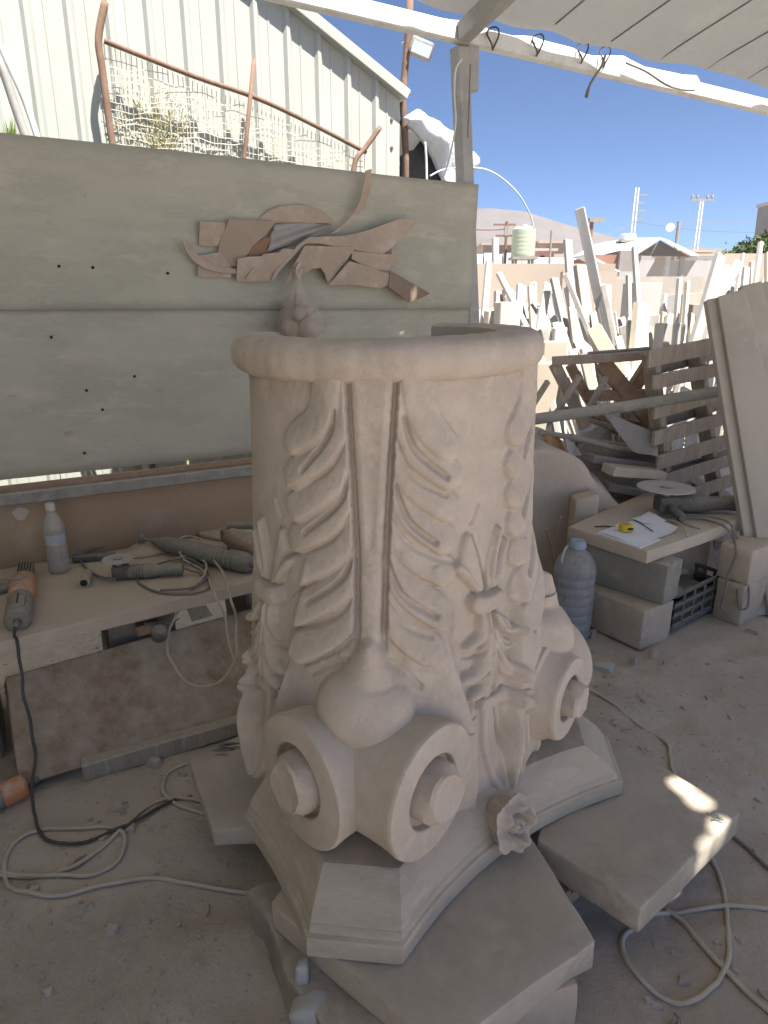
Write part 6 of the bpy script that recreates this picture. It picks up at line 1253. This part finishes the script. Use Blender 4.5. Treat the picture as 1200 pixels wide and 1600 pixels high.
main = [(952, 540, 906, 326, 15, 6.6, Gy, 'tallest white stone strip leaning left over the yard', -1), (893, 470, 887, 375, 14, 8.2, Gy, 'square grey post standing above the tan yard wall', 1), (918, 510, 906, 415, 22, 6.9, Tn, 'tan arch topped slab standing left of the tallest strip', 1), (816, 500, 779, 427, 11, 6.8, Wt, 'cream strip slanting right behind the capital rim', 1), (756, 500, 764, 408, 11, 7.2, Wt, 'white rough post next to the green board edge', 1), (812, 490, 815, 446, 17, 7.4, Gy, 'wide pale grey slab behind the capital rim', 1), (832, 490, 830, 448, 12, 7.1, Tn, 'tan slab between the pale slabs behind the rim', 1), (842, 520, 856, 443, 15, 6.6, Wt, 'white slab slanting left behind the capital rim', 1), (885, 520, 866, 434, 15, 6.5, Gy, 'grey faced slab slanting right, left of the thin strip', 1), (936, 560, 883, 428, 8, 6.1, Wt, 'thin long white strip slanting across the yard', -1), (900, 540, 893, 482, 16, 6.3, Tn, 'short tan slab under the thin slanting strip', 1), (955, 560, 928, 512, 24, 5.9, Tn, 'tan block with a sunlit edge above the trestle', -1), (966, 555, 943, 445, 9, 6.4, Wt, 'rough thin strip right of the tallest strip', -1), (975, 560, 966, 527, 12, 5.9, Wt, 'small white strip right of the tan block', -1), (998, 500, 991, 386, 9, 7.0, Wt, 'tall thin white post left of the cream board', 1), (996, 548, 1003, 476, 29, 6.0, mat('cream_board', (0.68, 0.60, 0.47), None, None, s1=2, bump=0.1), 'wide cream stone board standing above the trestle', 1), (985, 548, 984, 497, 11, 6.1, Gy, 'grey narrow slab left of the cream board', 1), (1052, 545, 1062, 434, 7, 6.3, Wt, 'first of the two tall white strips left of the pallet top', 1), (1066, 545, 1074, 440, 7, 6.4, Wt, 'second of the two tall white strips left of the pallet top', 1), (1060, 545, 1067, 460, 5, 6.6, Tn, 'thin cream strip between the two tall white strips', 1), (1080, 545, 1079, 490, 10, 6.2, Tn, 'short cream strip right of the tall pair', 1), (1090, 520, 1126, 398, 20, 6.0, Gy, 'broad white slab leaning right beside the shaded slabs', 1), (1106, 480, 1137, 415, 6, 6.5, Wt, 'narrow strip right of the broad leaning slab', 1), (1112, 480, 1155, 410, 16, 6.8, Wt, 'white slab leaning right behind the shaded slabs', 1), (1150, 455, 1161, 396, 4, 7.0, Wt, 'thin white strip leaning right under the hedge', 1), (1180, 440, 1189, 378, 6, 7.0, Wt, 'pale pointed strip rising before the hedge', 1), (775, 490, 774, 372, 11, 14, Gy, 'grey concrete post beyond the yard wall', 1), (1199, 440, 1200, 395, 8, 6.6, Tn, 'tan strip at the far right edge of the yard', 1), (984, 545, 982, 430, 8, 6.6, Wt, 'cream post left of the tall thin white one', 1)]
for x0, y0, x1, y1, w, Y, m, lab, sd in main: ystone(x0, y0, x1, y1, w, Y, m, lab, side=sd)
def yblock(x, yt, w, h_px, Y, m, label, yaw=20, group=None, th=None):
    Y = Y * 1.22; c = aty(x, yt + h_px, Y); top = aty(x, yt, Y); wm = w / F * Y * 0.96; h = top.z + 0.02; c.z = -0.02
    return tag(MB().box((c.x, Y, c.z + h / 2), (wm, th or wm * 0.6, h), Matrix.Rotation(R(yaw), 3, 'Z')).build('stone_block', m, bevel=0.008, subdiv=1, rough=0.006), label, 'stone block', group)
for x, yt, w, h, Y, m, lab in [(858, 533, 42, 60, 5.6, Tn, 'cream block with a sunlit side right of the capital rim'), (846, 566, 50, 60, 5.3, Tn, 'tan block under the cream one'), (790, 472, 36, 60, 6.3, Wt, 'white block just above the capital rim'), (770, 485, 30, 60, 6.4, Wt, 'low white block left of the one above the rim'), (870, 512, 22, 50, 6.0, Wt, 'small white block above the cream one'), (1000, 442, 50, 40, 9, Gy, 'grey stacked slabs behind the cream board'), (1040, 505, 40, 60, 6.6, Gy, 'grey stone stack right of the cream board'), (1085, 475, 24, 20, 7.5, BLOCK, 'dark stone lump left of the broad leaning slab')]:
    yblock(x, yt, w, h, Y, m, lab)
# leaning rows of thin slabs: each slab a thing, told apart only as members of their row
rr3 = random.Random(41)
ORD = ['first', 'second', 'third', 'fourth', 'fifth', 'sixth', 'seventh', 'eighth', 'ninth', 'tenth', 'eleventh', 'twelfth', 'thirteenth']
def fan(n, x0, x1, ytop, jit, wpx, Y, leanpx, label, group, mats=(Wt, Wt, Wt, Gy, Tn)):
    for k in range(n):
        m_ = rr3.choice(mats); x = x0 + (x1 - x0) * (k + rr3.uniform(0.2, 0.8)) / n; yt = ytop + rr3.uniform(-jit, jit); l = leanpx + rr3.uniform(-8, 8)
        ystone(x - l * 0.5, yt + 75, x + l * 0.5, yt, wpx * rr3.uniform(0.7, 1.4), Y + rr3.uniform(-0.25, 0.35), m_, '%s %s, %s from left' % ({id(Wt): 'white', id(Gy): 'grey', id(Tn): 'tan'}[id(m_)], label, ORD[k]), side=rr3.choice([-1, 1]), group=group, lean=rr3.uniform(0.1, 0.4))
fan(13, 750, 870, 470, 14, 8, 7.0, -18, 'slab in the leaning row behind the capital rim', 'leaning row behind the capital rim')
fan(12, 800, 900, 515, 16, 8, 5.9, -26, 'slab in the tilted row right of the capital rim', 'tilted row right of the capital rim', (Wt, Wt, Wt, Tn))
fan(12, 900, 990, 500, 22, 8, 6.7, -14, 'slab in the jumble around the tallest strip', 'jumble around the tallest strip')
fan(11, 985, 1080, 500, 16, 9, 7.4, 8, 'slab in the row behind the cream board', 'row behind the cream board')
fan(9, 1075, 1130, 495, 18, 8, 6.9, 22, 'slab in the row leaning right behind the pallet', 'row leaning right behind the pallet')
fan(10, 1130, 1230, 430, 20, 9, 7.3, 10, 'slab in the row above the shaded tall slabs', 'row above the shaded tall slabs')
fan(10, 770, 960, 452, 12, 10, 9.5, -5, 'slab far back before the tan yard wall', 'slabs before the tan yard wall')
fan(9, 970, 1130, 462, 10, 12, 11, 5, 'slab far back before the rubble wall', 'slabs before the rubble wall')
fan(9, 835, 930, 560, 16, 9, 5.25, -20, 'short slab behind the folded trestle', 'short slabs behind the trestle', (Wt, Wt, Wt, Gy))
fan(10, 935, 1110, 590, 22, 13, 5.5, 6, 'low slab seen through the pallet', 'low slabs behind the pallet', (Wt, Wt, Gy, Tn))
